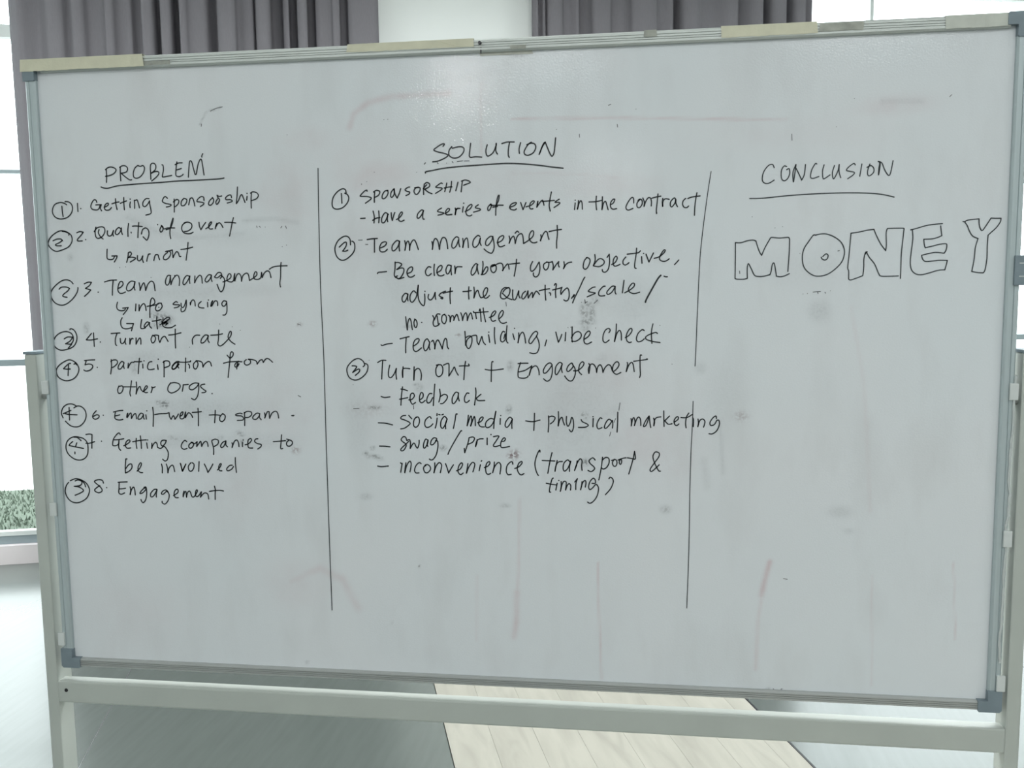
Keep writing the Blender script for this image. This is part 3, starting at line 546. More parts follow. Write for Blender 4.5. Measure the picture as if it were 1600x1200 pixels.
29:-7545,12123 -7560,12019 -7556,11947 -7523,11911
28:-7454,12001 -7380,12037 -7318,12086 -7333,12122 -7394,12085 -7417,12006 -7385,11955 -7309,11961
28:-7179,12152 -7189,12056 -7179,11952
28:-7091,12204 -7083,12074 -7082,11954
28:-7259,12084 -7105,12113 -6969,12126
28:-6965,12066 -6955,11960
28:-6940,12123
28:-6856,12060 -6866,11956! -6833,12028 -6780,12080 -6748,12045 -6744,11981!
28:-6551,12119 -6634,12119 -6672,12062 -6641,12006 -6580,12056 -6554,12114
28:-6744,11981 -6678,11959 -6609,12007! -6568,11968 -6524,11873 -6547,11745 -6600,11710 -6648,11743
28:-6127,12100 -6167,12124 -6229,12060 -6245,11987 -6194,11948 -6127,11966
28:-6029,12086 -6082,12037 -6084,11982 -6034,11977 -5990,12031 -5996,12078 -6034,12089! -5971,12063 -5939,12078 -5912,12103! -5925,12008! -5873,12072 -5836,12111 -5823,12009! -5781,12080 -5729,12113 -5698,12074 -5691,12011
28:-5609,12114 -5579,11980 -5583,11851
28:-5606,12130 -5539,12155 -5474,12132 -5486,12060 -5562,12012
28:-5318,12125 -5385,12094 -5429,12030 -5415,11990 -5364,12022 -5318,12117! -5322,12047 -5291,12008
28:-5197,12087 -5185,12048 -5197,11998! -5147,12112 -5096,12144 -5065,12098 -5056,12015
27:-4983,12099 -4984,12016
27:-4963,12146
27:-4929,12052 -4854,12076 -4795,12140 -4809,12176 -4860,12147 -4871,12067 -4857,11997 -4777,11991
27:-4663,12173 -4712,12165 -4731,12117 -4675,12079 -4603,12063 -4613,12017 -4676,11973
27:-4182,12256 -4196,12123 -4209,11990 -4169,11991
27:-4353,12121 -4237,12130 -4107,12143
27:-4033,12156 -4084,12109 -4078,12047 -4022,12039 -3972,12087 -3986,12141 -4081,12174!
# continued line: be involved
29:-7424,11740 -7444,11603 -7451,11457
29:-7402,11740!
29:-7436,11547 -7373,11621 -7312,11637 -7309,11558 -7371,11492 -7451,11455
28:-7201,11497 -7138,11560 -7101,11640 -7123,11665 -7171,11591 -7176,11511 -7135,11472 -7085,11467
28:-6678,11647 -6665,11568 -6671,11470
28:-6578,11648 -6557,11569 -6554,11472! -6523,11570 -6461,11626 -6430,11602 -6411,11499
28:-6276,11653 -6251,11510! -6168,11655
28:-6284,11668 -6243,11511! -6168,11655
28:-6067,11680 -6120,11607 -6108,11528 -6058,11516 -6010,11578 -6002,11657 -6042,11685!
28:-5892,11707 -5910,11512
28:-5785,11661 -5741,11566 -5720,11495! -5666,11567 -5608,11663
28:-5521,11545 -5466,11602 -5434,11666 -5463,11665 -5491,11602 -5478,11538 -5428,11531
28:-5210,11645 -5267,11637 -5328,11572 -5306,11533 -5229,11566 -5186,11622!
28:-5141,11797 -5143,11670 -5131,11505
# numbered line: circled 3, 8. Engagement
29:-8646,11278 -8521,11322 -8402,11296 -8303,11232 -8249,11136 -8249,11054 -8306,10939 -8413,10864 -8538,10828 -8658,10858 -8738,10947 -8769,11061 -8739,11175 -8682,11245
29:-8542,11274 -8480,11297 -8404,11271 -8404,11215 -8453,11178! -8570,11165! -8455,11149 -8381,11101 -8383,11068 -8455,11026 -8562,10982
29:-8453,11303 -8386,11271 -8339,11216 -8324,11159
29:-7933,11242 -7955,11296 -8023,11310 -8101,11293 -8121,11260 -8047,11197 -7982,11133 -7978,11076 -8048,11045 -8123,11073 -8125,11113 -8058,11164 -8014,11188
29:-7870,11151
29:-7618,11264 -7530,11271 -7424,11276
29:-7595,11265 -7606,11148 -7615,11050 -7562,11023 -7492,11053
29:-7597,11131 -7529,11136 -7466,11147
29:-7368,11177 -7361,11105 -7378,11019! -7343,11121 -7297,11173 -7275,11122 -7269,11017
28:-7026,11159 -7078,11150 -7150,11084 -7166,11044 -7099,11068 -7027,11142! -7024,11062 -7049,10932 -7103,10864 -7136,10881 -7156,10927
28:-7026,11159 -7042,11183 -7077,11166
28:-6808,11139 -6868,11130 -6941,11048 -6936,10984 -6875,11008 -6801,11131! -6821,11051 -6825,10982
28:-6568,11079 -6607,11127 -6675,11109 -6716,11053 -6671,11044 -6600,11110! -6553,11039 -6576,10926 -6648,10844 -6705,10867 -6707,10899
28:-6462,11016 -6410,11050 -6366,11083 -6360,11132 -6383,11150 -6422,11123 -6446,11066 -6441,11009 -6414,10977 -6362,10980
28:-6239,11110 -6257,11053 -6260,10999! -6222,11093 -6198,11103 -6192,11063 -6190,10991! -6166,11079 -6126,11116 -6102,11088 -6081,11016 -6052,10996 -6018,11018 -5973,11083 -5953,11132 -5978,11139 -5999,11082 -5998,11026 -5969,11008 -5926,11035 -5889,11092 -5872,11105! -5899,10997! -5859,11045 -5815,11082 -5774,11083 -5742,11055 -5730,10963
28:-5597,11225 -5583,11154 -5590,11075 -5595,10958
28:-5705,11116 -5638,11130 -5555,11139 -5472,11141 -5415,11132
# faint dots and marks left between the lines of the first column
17:-5333,14394
17:-5083,14339
17:-4925,14270
16:-4509,16233 -4502,16203
16:-4459,16228 -4438,16207
16:-4343,16210
16:-4035,16189 -4013,16219
16:-3943,16222 -3925,16177
16:-4021,15840
16:-3937,15866
17:-7322,15495
17:-7202,15508
17:-6686,15298
17:-5969,13950
16:-5325,18370 -5213,18416 -5085,18440
17:-5520,18099 -5512,18142
16:-3844,17888
16:-1991,18098
16:-1919,18101
16:-2198,17164
16:-2448,16957
16:-1401,17140
16:-1247,17293
15:2086,18203 2127,18218
15:2239,17867 2245,17820
15:1570,17724 1573,17668
15:1163,17815
14:2567,18119
13:7786,18130 7818,18163
14:5227,17603 5234,17495
14:5966,17699
14:6250,18162
15:5097,7623 5121,7599
15:5235,7617 5257,7631
15:5240,9716 5308,9706
16:-1529,9733
# heading SOLUTION underlined, in black marker
28:-902,17588 -875,17628 -926,17626 -1029,17567 -1073,17527 -1006,17493 -862,17456 -814,17421 -880,17374 -1001,17329 -1100,17318
28:-740,17577 -792,17510 -790,17421 -710,17374 -608,17390 -530,17469 -520,17543 -588,17572 -732,17549
28:-392,17625 -412,17483 -418,17393 -388,17376! -303,17384 -194,17375
28:-90,17589 -116,17490 -101,17404 -59,17394 18,17453 70,17565 75,17610! 65,17484 93,17421
28:178,17602 272,17626 402,17624
28:318,17625 294,17493 293,17396 309,17355
28:517,17607 489,17504 494,17419
28:711,17609 653,17571 586,17468 589,17404 651,17382 743,17423 789,17510 770,17576 703,17593 629,17567
28:851,17393 902,17514 960,17604! 1000,17503 1049,17390 1082,17353 1116,17411 1133,17532 1147,17672
28:864,17419 910,17539 944,17594
29:-1237,17122 -1227,17145 -1089,17167 -918,17195 -611,17220 -238,17236 65,17247 300,17250 566,17232 832,17202 1065,17166 1278,17137
16:-1255,17281 -1232,17307
15:-1015,17301 -998,17284
15:-844,17287
15:-737,17313 -720,17288
15:-644,17310 -541,17320
15:-516,17315 -423,17316
# numbered line: circled 1, SPONSORSHIP
28:-2746,16805 -2764,16864 -2825,16877 -2919,16823 -2999,16723 -3023,16606 -2999,16533 -2922,16509 -2821,16536 -2734,16615 -2700,16701 -2721,16767 -2773,16798
28:-2838,16792 -2835,16705 -2833,16617
28:-2345,16823 -2353,16842 -2398,16824 -2477,16747 -2455,16732 -2347,16726 -2273,16703 -2288,16670 -2383,16607
28:-2214,16618 -2211,16719 -2202,16799
28:-2223,16806 -2170,16834 -2110,16817 -2111,16774 -2150,16732 -2212,16707
28:-1951,16828 -2012,16815 -2059,16744 -2060,16686 -2015,16685 -1968,16735 -1948,16792 -1963,16829
28:-1844,16848 -1891,16791 -1901,16718 -1871,16704 -1832,16768 -1832,16854! -1823,16767 -1781,16686! -1740,16765 -1709,16853
28:-1542,16879 -1579,16870 -1626,16835 -1597,16804 -1544,16789 -1552,16754 -1613,16726
28:-1376,16871 -1430,16858 -1461,16801 -1432,16746 -1395,16750 -1349,16813 -1355,16864 -1445,16862
28:-1282,16739 -1280,16826 -1268,16904
28:-1268,16919 -1218,16951 -1167,16924 -1175,16873 -1258,16833! -1199,16781 -1125,16747
28:-1285,16840 -1242,16890 -1219,16910
27:-929,16924 -957,16933 -1049,16870 -1026,16856 -944,16846 -945,16818 -1058,16752
27:-846,16932 -862,16858 -886,16780
27:-757,16959 -766,16871 -794,16768
27:-892,16844 -825,16857 -752,16862
27:-639,16941 -661,16860 -682,16790
27:-556,16965 -570,16866 -583,16768
27:-572,16958 -504,16978 -431,16955 -412,16930 -455,16912 -535,16885
# indented line: - Have a series of events in the contract
28:-2485,16329 -2398,16333
28:-2242,16458 -2222,16355 -2232,16242
28:-2135,16458 -2131,16353 -2141,16244
28:-2254,16290 -2192,16326 -2115,16341
28:-1954,16393 -2014,16424 -2077,16338 -2080,16250 -2035,16249 -1987,16322 -1965,16393! -1977,16321 -1969,16260
28:-1901,16421 -1895,16334 -1882,16282! -1857,16362 -1832,16423
28:-1805,16296 -1744,16330 -1689,16401 -1704,16432 -1750,16375 -1761,16287 -1715,16260 -1659,16282
28:-1289,16444 -1326,16459 -1396,16395 -1412,16323 -1375,16316 -1321,16379 -1294,16444! -1307,16365 -1303,16299 -1278,16292
27:-952,16485 -1012,16452 -1025,16424 -953,16407 -908,16392 -954,16371 -1021,16359
27:-887,16384 -820,16426 -803,16466 -840,16470 -879,16414 -858,16362 -761,16367
27:-699,16479 -689,16423 -702,16359! -689,16423 -669,16459 -647,16478
27:-698,16364 -685,16437 -688,16459! -654,16469 -609,16472
27:-547,16500 -559,16449 -563,16403
27:-539,16564
27:-514,16413 -432,16453 -387,16510 -402,16539 -462,16498 -500,16419 -486,16354 -434,16331 -393,16348
27:-269,16529 -321,16494 -313,16472 -247,16457 -238,16431 -359,16399
27:-40,16537 -93,16481 -93,16427 -64,16431 -34,16488 -33,16530 -55,16524! 10,16511 114,16513 186,16511
27:-4,16479 84,16492
27:55,16508 101,16591 116,16684 93,16670 67,16564 51,16436 48,16333
27:311,16472 392,16500 429,16541 407,16553 341,16528 306,16480 325,16436 391,16421 427,16439
27:506,16551 529,16482 547,16424! 574,16481 603,16548
27:603,16473 697,16500 753,16555 734,16576 683,16535 668,16464 689,16433 729,16435
27:806,16504 821,16574 799,16461! 858,16546 901,16583 918,16544 929,16494
27:901,16561 1001,16567 1117,16575
27:1064,16724 1038,16598 1023,16485 1041,16387
26:1204,16594 1147,16559 1131,16539 1196,16538 1211,16516 1109,16447
26:1491,16520 1479,16404
26:1492,16569
26:1549,16560 1545,16487 1530,16409! 1555,16500 1591,16559 1613,16514 1619,16407
26:1870,16631 1862,16508 1873,16391
26:1736,16532 1862,16536 1962,16555
26:1976,16618 1975,16505 1969,16393! 1997,16505 2032,16534 2054,16475 2078,16387
26:2115,16474 2167,16501 2196,16563 2167,16568 2125,16516 2121,16439 2161,16395 2229,16404
26:2530,16496 2526,16576 2493,16590 2437,16522 2394,16433 2409,16383 2450,16375 2517,16402
26:2641,16557 2591,16497 2591,16428 2634,16413 2676,16468 2675,16538 2641,16560 2606,16540
26:2690,16579 2718,16502 2711,16432! 2740,16515 2781,16577 2822,16576 2841,16513 2838,16436
26:2844,16571 2921,16591 3005,16604
26:2955,16643 2943,16510 2929,16371 2933,16301
26:2933,16315
26:3040,16564 3033,16495 3040,16425! 3040,16495 3061,16542 3095,16556 3151,16545
26:3263,16547 3235,16566 3179,16505 3173,16436 3201,16414 3250,16475 3267,16537! 3268,16475 3296,16415
26:3439,16554 3395,16513 3385,16451 3411,16402 3458,16394 3490,16421
26:3476,16551 3547,16576 3686,16591
25:3632,16647 3610,16523 3597,16384 3592,16256
# numbered line: circled 2, Team management
28:-2693,15851 -2701,15954 -2754,16007 -2831,16001 -2925,15937 -2983,15841 -2997,15754 -2967,15642 -2891,15574 -2798,15580 -2687,15659 -2623,15747 -2612,15850 -2634,15902 -2664,15917
28:-2912,15811 -2819,15890 -2773,15896 -2783,15823 -2848,15736! -2793,15735 -2749,15752
28:-2371,15941 -2280,15954 -2175,15959
28:-2231,15949 -2235,15828 -2238,15708
28:-2123,15783 -2040,15818 -2004,15869 -2029,15895 -2099,15870 -2139,15783 -2118,15717 -2042,15715 -1992,15758
28:-1762,15901 -1815,15910 -1894,15822 -1897,15735 -1850,15735 -1788,15806 -1755,15900! -1765,15806 -1760,15721
28:-1657,15907 -1643,15818 -1657,15734! -1627,15862 -1589,15897 -1568,15816 -1570,15732! -1553,15831 -1498,15916 -1453,15888 -1403,15741
28:-1144,15883 -1132,15809 -1140,15739! -1114,15882 -1076,15939 -1032,15881 -1005,15737! -988,15851 -949,15944 -896,15943 -867,15878 -850,15750
27:-642,15939 -687,15961 -755,15891 -775,15789 -742,15756 -690,15801 -642,15917! -643,15845 -626,15779
27:-568,15930 -561,15843 -571,15763! -539,15887 -493,15936 -473,15871 -466,15762
27:-248,15960 -293,15976 -368,15898 -381,15796 -340,15764 -280,15816 -242,15931! -250,15852 -228,15797
27:-19,15949 -57,15957 -131,15893 -146,15814 -103,15795 -35,15878 -12,15956! 9,15833 7,15732 -39,15654 -120,15684 -175,15732
27:68,15839 150,15875 190,15938 172,15967 106,15933 75,15854 96,15781 140,15766 204,15790
27:289,15957 304,15886 288,15828! 326,15914 370,15953 392,15884 398,15820! 428,15927 472,15984 524,15989 545,15910 551,15817! 632,15866 721,15942 737,16021 707,16043 663,15980 658,15893 705,15835 756,15827 796,15841
27:400,16006 437,16042 466,16019
27:867,15968 873,15919 859,15862! 902,15961 947,16024 983,16009 996,15944 1014,15884
27:1016,16022 1113,16042 1240,16057
27:1164,16130 1168,15984 1153,15842 1153,15724
# indented line: - Be clear about your objective,
28:-2193,15312 -2175,15334 -2098,15341 -2018,15347
28:-1849,15521 -1856,15396 -1871,15279 -1841,15231
28:-1853,15507 -1788,15511 -1728,15483 -1745,15446 -1822,15382! -1746,15409 -1688,15394 -1702,15306 -1780,15211 -1840,15249 -1810,15264
28:-1780,15211 -1689,15235
28:-1627,15305 -1550,15333 -1518,15392 -1540,15428 -1602,15393 -1629,15320 -1597,15246 -1536,15241 -1487,15271
28:-1177,15416 -1222,15424 -1277,15352 -1264,15278 -1218,15263 -1169,15299
28:-1108,15470 -1118,15372 -1112,15262
28:-1066,15313 -990,15355 -962,15420 -988,15445 -1041,15407 -1062,15334 -1037,15268 -977,15255 -931,15273
28:-801,15440 -853,15448 -892,15369 -879,15295 -842,15302 -802,15382 -793,15440! -798,15352 -790,15272
28:-727,15432 -721,15367 -724,15293! -712,15366 -681,15416 -592,15415
27:-293,15447 -338,15466 -406,15376 -423,15289 -393,15262 -332,15331 -309,15440! -303,15361 -285,15280
27:-203,15507 -200,15431 -222,15271! -153,15395 -116,15401 -117,15343 -170,15279 -237,15269
27:33,15428 -19,15443 -57,15407 -50,15335 -7,15301 38,15341 42,15414 10,15450! -34,15407! 70,15460 129,15471 165,15440 171,15354 159,15336! 217,15419 262,15454 282,15360
27:288,15450 380,15459 475,15468
27:420,15536 407,15409 373,15232
27:713,15490 679,15419 674,15347 700,15315 758,15360 818,15461 833,15481! 847,15373 824,15258 772,15212 729,15238 726,15286
27:979,15479 920,15444 913,15380 949,15336 992,15371 1008,15458 965,15479! 1023,15471 1073,15484! 1088,15413 1080,15334! 1139,15426 1189,15483! 1182,15425 1197,15386
27:1283,15479 1291,15410 1275,15355! 1313,15424 1363,15460 1421,15472
26:1702,15551 1651,15491 1629,15384 1659,15341 1709,15369 1753,15474 1738,15532 1687,15547
26:1839,15599 1846,15503 1813,15403! 1889,15502 1947,15526 2004,15485 1996,15429 1917,15384 1820,15396
26:2058,15545 2097,15601! 2103,15469 2082,15342 2031,15285 1982,15293 1972,15330
26:2139,15415 2203,15454 2239,15524 2218,15565 2175,15511 2167,15426 2203,15386 2289,15418
26:2392,15548 2346,15487 2346,15427 2389,15406 2449,15444
26:2417,15596 2530,15608 2615,15620 2650,15652
26:2584,15700 2573,15576 2552,15435 2552,15357 2576,15342
26:2672,15549 2679,15433
26:2707,15605
26:2750,15591 2778,15516 2802,15452! 2841,15530 2881,15611
26:2895,15517 2982,15542 3066,15611 3087,15655 3059,15654 3004,15569 2989,15499 3039,15463 3102,15466 3158,15503
26:3326,15480 3289,15438 3251,15399
# continued line: adjust the Quantity/scale/
28:-1628,14928 -1674,14940 -1728,14877 -1730,14804 -1692,14781 -1645,14848 -1620,14928! -1629,14862 -1623,14803
28:-1468,14949 -1513,14986 -1576,14907 -1578,14803 -1533,14780 -1470,14861 -1445,14949 -1422,15089! -1431,14919 -1410,14801 -1352,14719 -1314,14727 -1301,14830 -1304,14925
28:-1297,14975
28:-1228,14917 -1239,14851 -1198,14813 -1144,14858 -1104,14953! -1104,14871 -1095,14824
28:-908,14973 -984,14944 -1030,14901 -1000,14870 -963,14856 -971,14834 -1000,14844
28:-954,14937 -863,14958 -776,14972
28:-816,15033 -827,14884 -821,14744
27:-468,15049 -477,14939 -472,14825
28:-581,14962 -503,14966 -428,14980
27:-375,15043 -369,14953 -378,14843! -338,14953 -301,14981 -279,14908 -243,14847 -160,14893 -122,14979 -130,15023 -167,15016 -205,14929 -184,14848 -140,14841 -89,14884
27:166,14948 197,14990 264,15026 293,14989 276,14902 209,14831 143,14828 114,14875 138,14976 197,15026 256,15019
27:151,14926 239,14844 327,14807
27:343,14982 340,14888 350,14814 393,14814 447,14945 454,14966! 453,14886 475,14835
27:579,14957 528,14914 507,14842 541,14819 593,14885 623,14964! 623,14899 629,14834! 667,14898 704,14934 707,14842! 754,14933 785,14955 835,14894
27:829,14962 916,14983 1019,14997
27:939,15062 938,14924 948,14793
27:1011,14924 1035,14917 1035,14881
27:1106,15060 1128,15089 1143,15067 1127,14951 1131,14838
27:1074,14974 1164,14995 1241,15015
27:1244,15022 1222,14950 1225,14893! 1280,14964 1338,15007 1368,14963 1375,14862 1352,14790 1309,14776 1277,14794
27:1659,15197 1628,15147 1556,14991 1469,14819 1437,14739
27:1417,14819 1469,14890 1454,14846
26:1845,15019 1794,15009 1722,14952 1751,14931 1838,14915 1831,14900 1700,14844
26:2024,15031 1982,15022 1916,14943 1909,14879 1946,14857 2017,14863
26:2203,15026 2146,15027 2068,14948 2053,14906 2081,14884 2146,14927 2203,15019! 2201,14926 2218,14889
26:2360,15132 2347,15024 2332,14910
26:2374,14910 2475,14966 2538,15022 2545,15072 2503,15073 2446,14995 2446,14938 2503,14901 2560,14896 2639,14918
35:3012,15213 2956,15146 2844,14947 2760,14791 2743,14738
25:3069,15198 3097,15186 3128,15186
# continued line: no. committee
27:-1674,14507 -1664,14388 -1649,14261! -1637,14387 -1601,14476 -1575,14432 -1566,14357 -1552,14270
27:-1498,14460 -1519,14401 -1506,14320 -1476,14313 -1458,14372 -1473,14439 -1506,14464
27:-1371,14400
27:-1159,14526 -1137,14473 -1154,14399 -1147,14348 -1118,14327 -1057,14347 -1033,14377
27:-1022,14550 -1067,14555 -1099,14517 -1130,14444
27:-1076,14517 -1067,14443 -1058,14370
27:-931,14547 -978,14524 -992,14443 -972,14391 -935,14376 -904,14435 -906,14509 -939,14547
27:-864,14531 -835,14501 -832,14409! -812,14501 -781,14523 -759,14478 -765,14434! -737,14500 -705,14545 -684,14500 -666,14429
26:-630,14573 -608,14514 -599,14429! -571,14529 -533,14572 -511,14513 -510,14428! -481,14513 -443,14571 -421,14512 -410,14457
26:-392,14598 -383,14574
26:-353,14574 -345,14512 -339,14465
26:-284,14608 -267,14640 -259,14556 -250,14412
26:-209,14659 -199,14555 -168,14405
26:-367,14574 -240,14582 -117,14591
26:-100,14484 -18,14518 25,14583 2,14601 -46,14554 -70,14473 -41,14415 19,14429
26:93,14465 146,14517 164,14589 135,14604 87,14539 78,14458 114,14391 166,14375 221,14394
# indented line: - Team building, vibe check
27:-2159,13985 -2136,13973 -2043,14001 -1943,14012
27:-1792,14097 -1702,14119 -1617,14137
27:-1673,14119 -1687,13970 -1690,13835
27:-1534,13962 -1459,14014 -1427,14074 -1450,14100 -1512,14066 -1545,13969 -1531,13880 -1479,13861 -1385,13927
27:-1238,14042 -1275,14095 -1329,14043 -1346,13939 -1317,13872 -1271,13909 -1239,13983 -1227,14035! -1240,13954 -1226,13891
27:-1192,14042 -1161,14065 -1133,13968 -1134,13906! -1109,14028 -1070,14073 -1033,14013 -991,13906! -965,14027 -933,14099 -904,14072 -895,13953 -872,13908
26:-558,14230 -552,14100 -550,13969
26:-541,14115 -487,14144 -435,14130 -429,14040 -468,13930 -514,13922 -538,13996 -511,14085 -427,14144 -367,14158! -337,14144 -332,14040 -302,13984! -264,14084 -240,14136 -219,14039 -178,13984
26:-115,14165 -97,14025
26:-111,14214
26:-2,14297 -8,14142 8,13998
26:187,14215 149,14223 111,14142 110,14054 154,14036 200,14097 194,14186 170,14097!
26:229,14330 215,14171 217,14053 244,14012
26:337,14182 363,14075
26:368,14281
26:445,14199 444,14111 429,14016! 460,14141 512,14211 549,14154 572,14011
26:769,14132 795,14191 763,14224 704,14184 637,14074 636,14015 673,14005 732,14081 774,14132! 813,14036 820,13934 782,13839 716,13817 645,13832
26:956,14066 926,13956
26:1127,14210 1151,14109 1173,14023! 1209,14093 1236,14167
26:1308,14202 1297,14050
26:1425,14304 1425,14195 1422,14078 1429,14027
26:1410,14101 1466,14188 1539,14217 1589,14172 1575,14100 1494,14042 1414,14042
26:1647,14078 1720,14129 1753,14194 1727,14226 1676,14187 1640,14107 1646,14019 1697,13990 1778,14026
25:2091,14194 2114,14236 2088,14272 2030,14243 1987,14148 1987,14047 2030,14016 2096,14062
25:2225,14351 2218,14205 2191,14032! 2233,14178 2282,14235 2311,14177 2316,14058
25:2387,14104 2454,14147 2505,14226 2490,14270 2447,14241 2405,14147 2412,14053 2455,14015 2494,14024
25:2722,14233 2683,14245 2612,14176 2584,14081 2613,14030 2677,14042 2722,14081
25:2877,14349 2851,14202 2860,13998
25:2958,14177 2919,14195 2805,14153 2748,14110 2769,14067 2876,14033 3004,14013
# numbered line: circled 3, Turn out + Engagement
27:-2520,13575 -2490,13609 -2524,13684 -2609,13728 -2711,13693 -2816,13586 -2839,13488 -2793,13366 -2684,13320 -2565,13359 -2461,13458 -2427,13563 -2440,13617 -2490,13636
28:-2735,13591 -2668,13586 -2649,13563 -2727,13465! -2623,13526 -2588,13515 -2609,13465 -2679,13409
27:-2236,13652 -2160,13693 -2075,13693
27:-2137,13684 -2153,13519 -2166,13341
27:-2004,13602 -2030,13489 -2029,13391 -1983,13370 -1920,13443 -1878,13542! -1888,13443 -1878,13338
27:-1746,13572 -1756,13475 -1759,13371! -1763,13489 -1732,13542 -1617,13537
27:-1535,13572 -1542,13444 -1545,13321! -1526,13489 -1463,13542 -1418,13504 -1400,13415 -1411,13323
27:-1072,13617 -1120,13535 -1114,13423 -1062,13388 -1000,13444 -989,13550 -1026,13610 -1110,13603
27:-974,13603 -904,13633 -871,13610 -876,13400! -800,13520 -769,13568 -740,13490 -699,13416
27:-556,13672 -576,13550 -594,13334
27:-674,13587 -587,13592 -493,13592 -500,13624
26:-38,13667 -63,13655 -74,13491 -80,13298
26:-190,13524 -61,13509 151,13533
26:610,13640 521,13640 425,13633
26:474,13652 431,13521 422,13418 443,13373 533,13362 593,13381 608,13403
26:437,13478 549,13506 646,13565 680,13593! 653,13492 630,13415! 661,13522 721,13584 773,13581 809,13506 815,13426
26:1056,13610 1016,13647 950,13610 897,13522 897,13463 941,13463 1008,13537 1052,13603! 1059,13493 1028,13360 962,13308 896,13352
26:1236,13633 1193,13655 1126,13581 1110,13463 1139,13431 1199,13522 1241,13628! 1225,13552 1240,13470
26:1434,13618 1412,13643 1353,13596 1323,13522 1345,13486 1397,13522 1441,13581 1434,13611! 1474,13538 1477,13434 1432,13331 1374,13314 1322,13353 1286,13405
26:1447,13500 1521,13507 1602,13566 1638,13633 1609,13667 1558,13611 1543,13493 1594,13432
26:1725,13633 1747,13581 1727,13452! 1718,13538 1761,13618 1813,13618 1855,13552 1867,13471! 1886,13566 1929,13611 1965,13566 1983,13472! 2016,13552 2074,13611 2124,13589 2160,13494 2218,13523 2269,13597 2261,13655 2218,13662 2167,13597 2160,13494 2225,13438 2305,13472
25:2420,13655 2427,13611 2403,13487! 2449,13604 2499,13657 2528,13611 2547,13487
25:2537,13676 2649,13691 2777,13709 2770,13720
25:2678,13785 2651,13771 2652,13553 2657,13436 2643,13380
# indented line: - Feedback
27:-2187,13011 -2118,12991 -2016,13004
27:-1768,13194 -1791,13036 -1808,12846
27:-1800,13153 -1742,13145 -1673,13120
27:-1831,12959 -1747,12975 -1672,12991
27:-1651,12948 -1591,12960 -1544,13021 -1566,13074 -1613,13052 -1626,12946 -1586,12867 -1524,12900
27:-1446,12947 -1384,12993 -1377,13068 -1413,13086 -1445,13007 -1440,12916 -1394,12898 -1339,12940
27:-1208,13069 -1260,13061 -1307,12962 -1294,12894 -1240,12910 -1193,12994
27:-1148,13247 -1162,13099 -1184,12842
27:-1058,13152 -1046,13039 -1075,12911
27:-1050,13009 -976,13055 -916,13033 -926,12964 -996,12889 -1045,12881
27:-703,13085 -755,13094 -818,12996 -820,12897 -782,12890 -720,12981 -699,13085! -704,13011 -690,12933
27:-502,13079 -543,13079 -586,12997 -581,12918 -539,12909 -496,12945
27:-376,13178 -369,13072 -400,12859
27:-276,13061 -363,12990! -334,12945 -206,12946
# indented line: - Social media + physical marketing
27:-2256,12507 -2115,12501 -1979,12470
27:-1720,12653 -1785,12641 -1818,12594 -1741,12565 -1649,12520 -1650,12482 -1745,12412 -1823,12396
27:-1661,12654 -1604,12588
27:-1500,12625 -1555,12582 -1574,12474 -1535,12429 -1480,12468 -1456,12552 -1476,12620 -1523,12620
27:-1231,12599 -1262,12633 -1340,12569 -1356,12476 -1319,12428 -1250,12448 -1200,12497
27:-1116,12608 -1130,12510 -1156,12417
27:-1119,12653 -1115,12692
27:-1084,12676 -1058,12669
27:-1023,12670 -996,12681
27:-933,12601 -977,12640 -1040,12556 -1050,12450 -1013,12416 -958,12496 -925,12594! -958,12496 -956,12407
27:-732,12686 -756,12679 -774,12574 -810,12413
27:-520,12665 -530,12576 -547,12467! -498,12605 -468,12651 -458,12561 -479,12463! -438,12576 -408,12644 -393,12577 -391,12471
27:-349,12524 -279,12555 -241,12616 -264,12635 -309,12592 -326,12501 -290,12454 -221,12449
27:-37,12594 -106,12608 -182,12547 -201,12472 -169,12435 -100,12466 -38,12564 -0,12745! -30,12594 -45,12421
26:83,12610 77,12498
26:91,12663
26:298,12612 255,12634 187,12551 172,12469 209,12446 262,12507 308,12604! 297,12507 298,12424
26:722,12713 716,12555 706,12391
26:557,12569 688,12555 823,12587
26:983,12663 985,12513 972,12364
26:983,12640 1046,12661 1101,12634 1074,12567 1015,12517
26:1164,12746 1167,12590 1159,12478! 1186,12590 1230,12642 1252,12560 1277,12498
26:1314,12658 1311,12546 1340,12475 1384,12547 1407,12640 1436,12593 1442,12458 1405,12371 1362,12413
26:1583,12601 1605,12563 1693,12520 1708,12490 1649,12460 1534,12455
26:1803,12624 1798,12469
26:1799,12657
26:1963,12623 1927,12633 1876,12537 1875,12462 1905,12433 1963,12456
26:2138,12583 2087,12612 2029,12538 2007,12456 2044,12449 2109,12524 2153,12590! 2160,12524 2153,12450
26:2250,12743 2247,12555 2237,12375
25:2491,12627 2499,12565 2496,12494! 2517,12612 2545,12643 2564,12566 2552,12500! 2591,12613 2629,12657 2661,12614 2668,12503
25:2814,12677 2768,12614 2722,12520 2722,12480 2768,12520 2818,12677! 2829,12568 2846,12466
25:2898,12639 2914,12569 2902,12498! 2914,12599 2952,12650 3028,12664
25:3078,12773 3081,12632 3086,12488
25:3181,12680 3098,12594! 3159,12531 3227,12540
25:3273,12572 3333,12619 3341,12658 3310,12666 3265,12602 3273,12532 3311,12507 3350,12537
25:3526,12738 3485,12667 3470,12557 3479,12467
25:3386,12654 3492,12655 3586,12711
25:3596,12655 3611,12605 3607,12488
25:3690,12629 3698,12559 3688,12489! 3720,12599 3773,12630 3811,12592 3804,12530 3789,12483
25:4014,12640 4006,12687 3954,12655 3901,12569 3918,12515 3978,12532 4022,12609! 4059,12609 4068,12532 4024,12422 3949,12363 3886,12363
# indented line: - swag / prize
28:-2245,12061 -2144,12059 -2041,12049
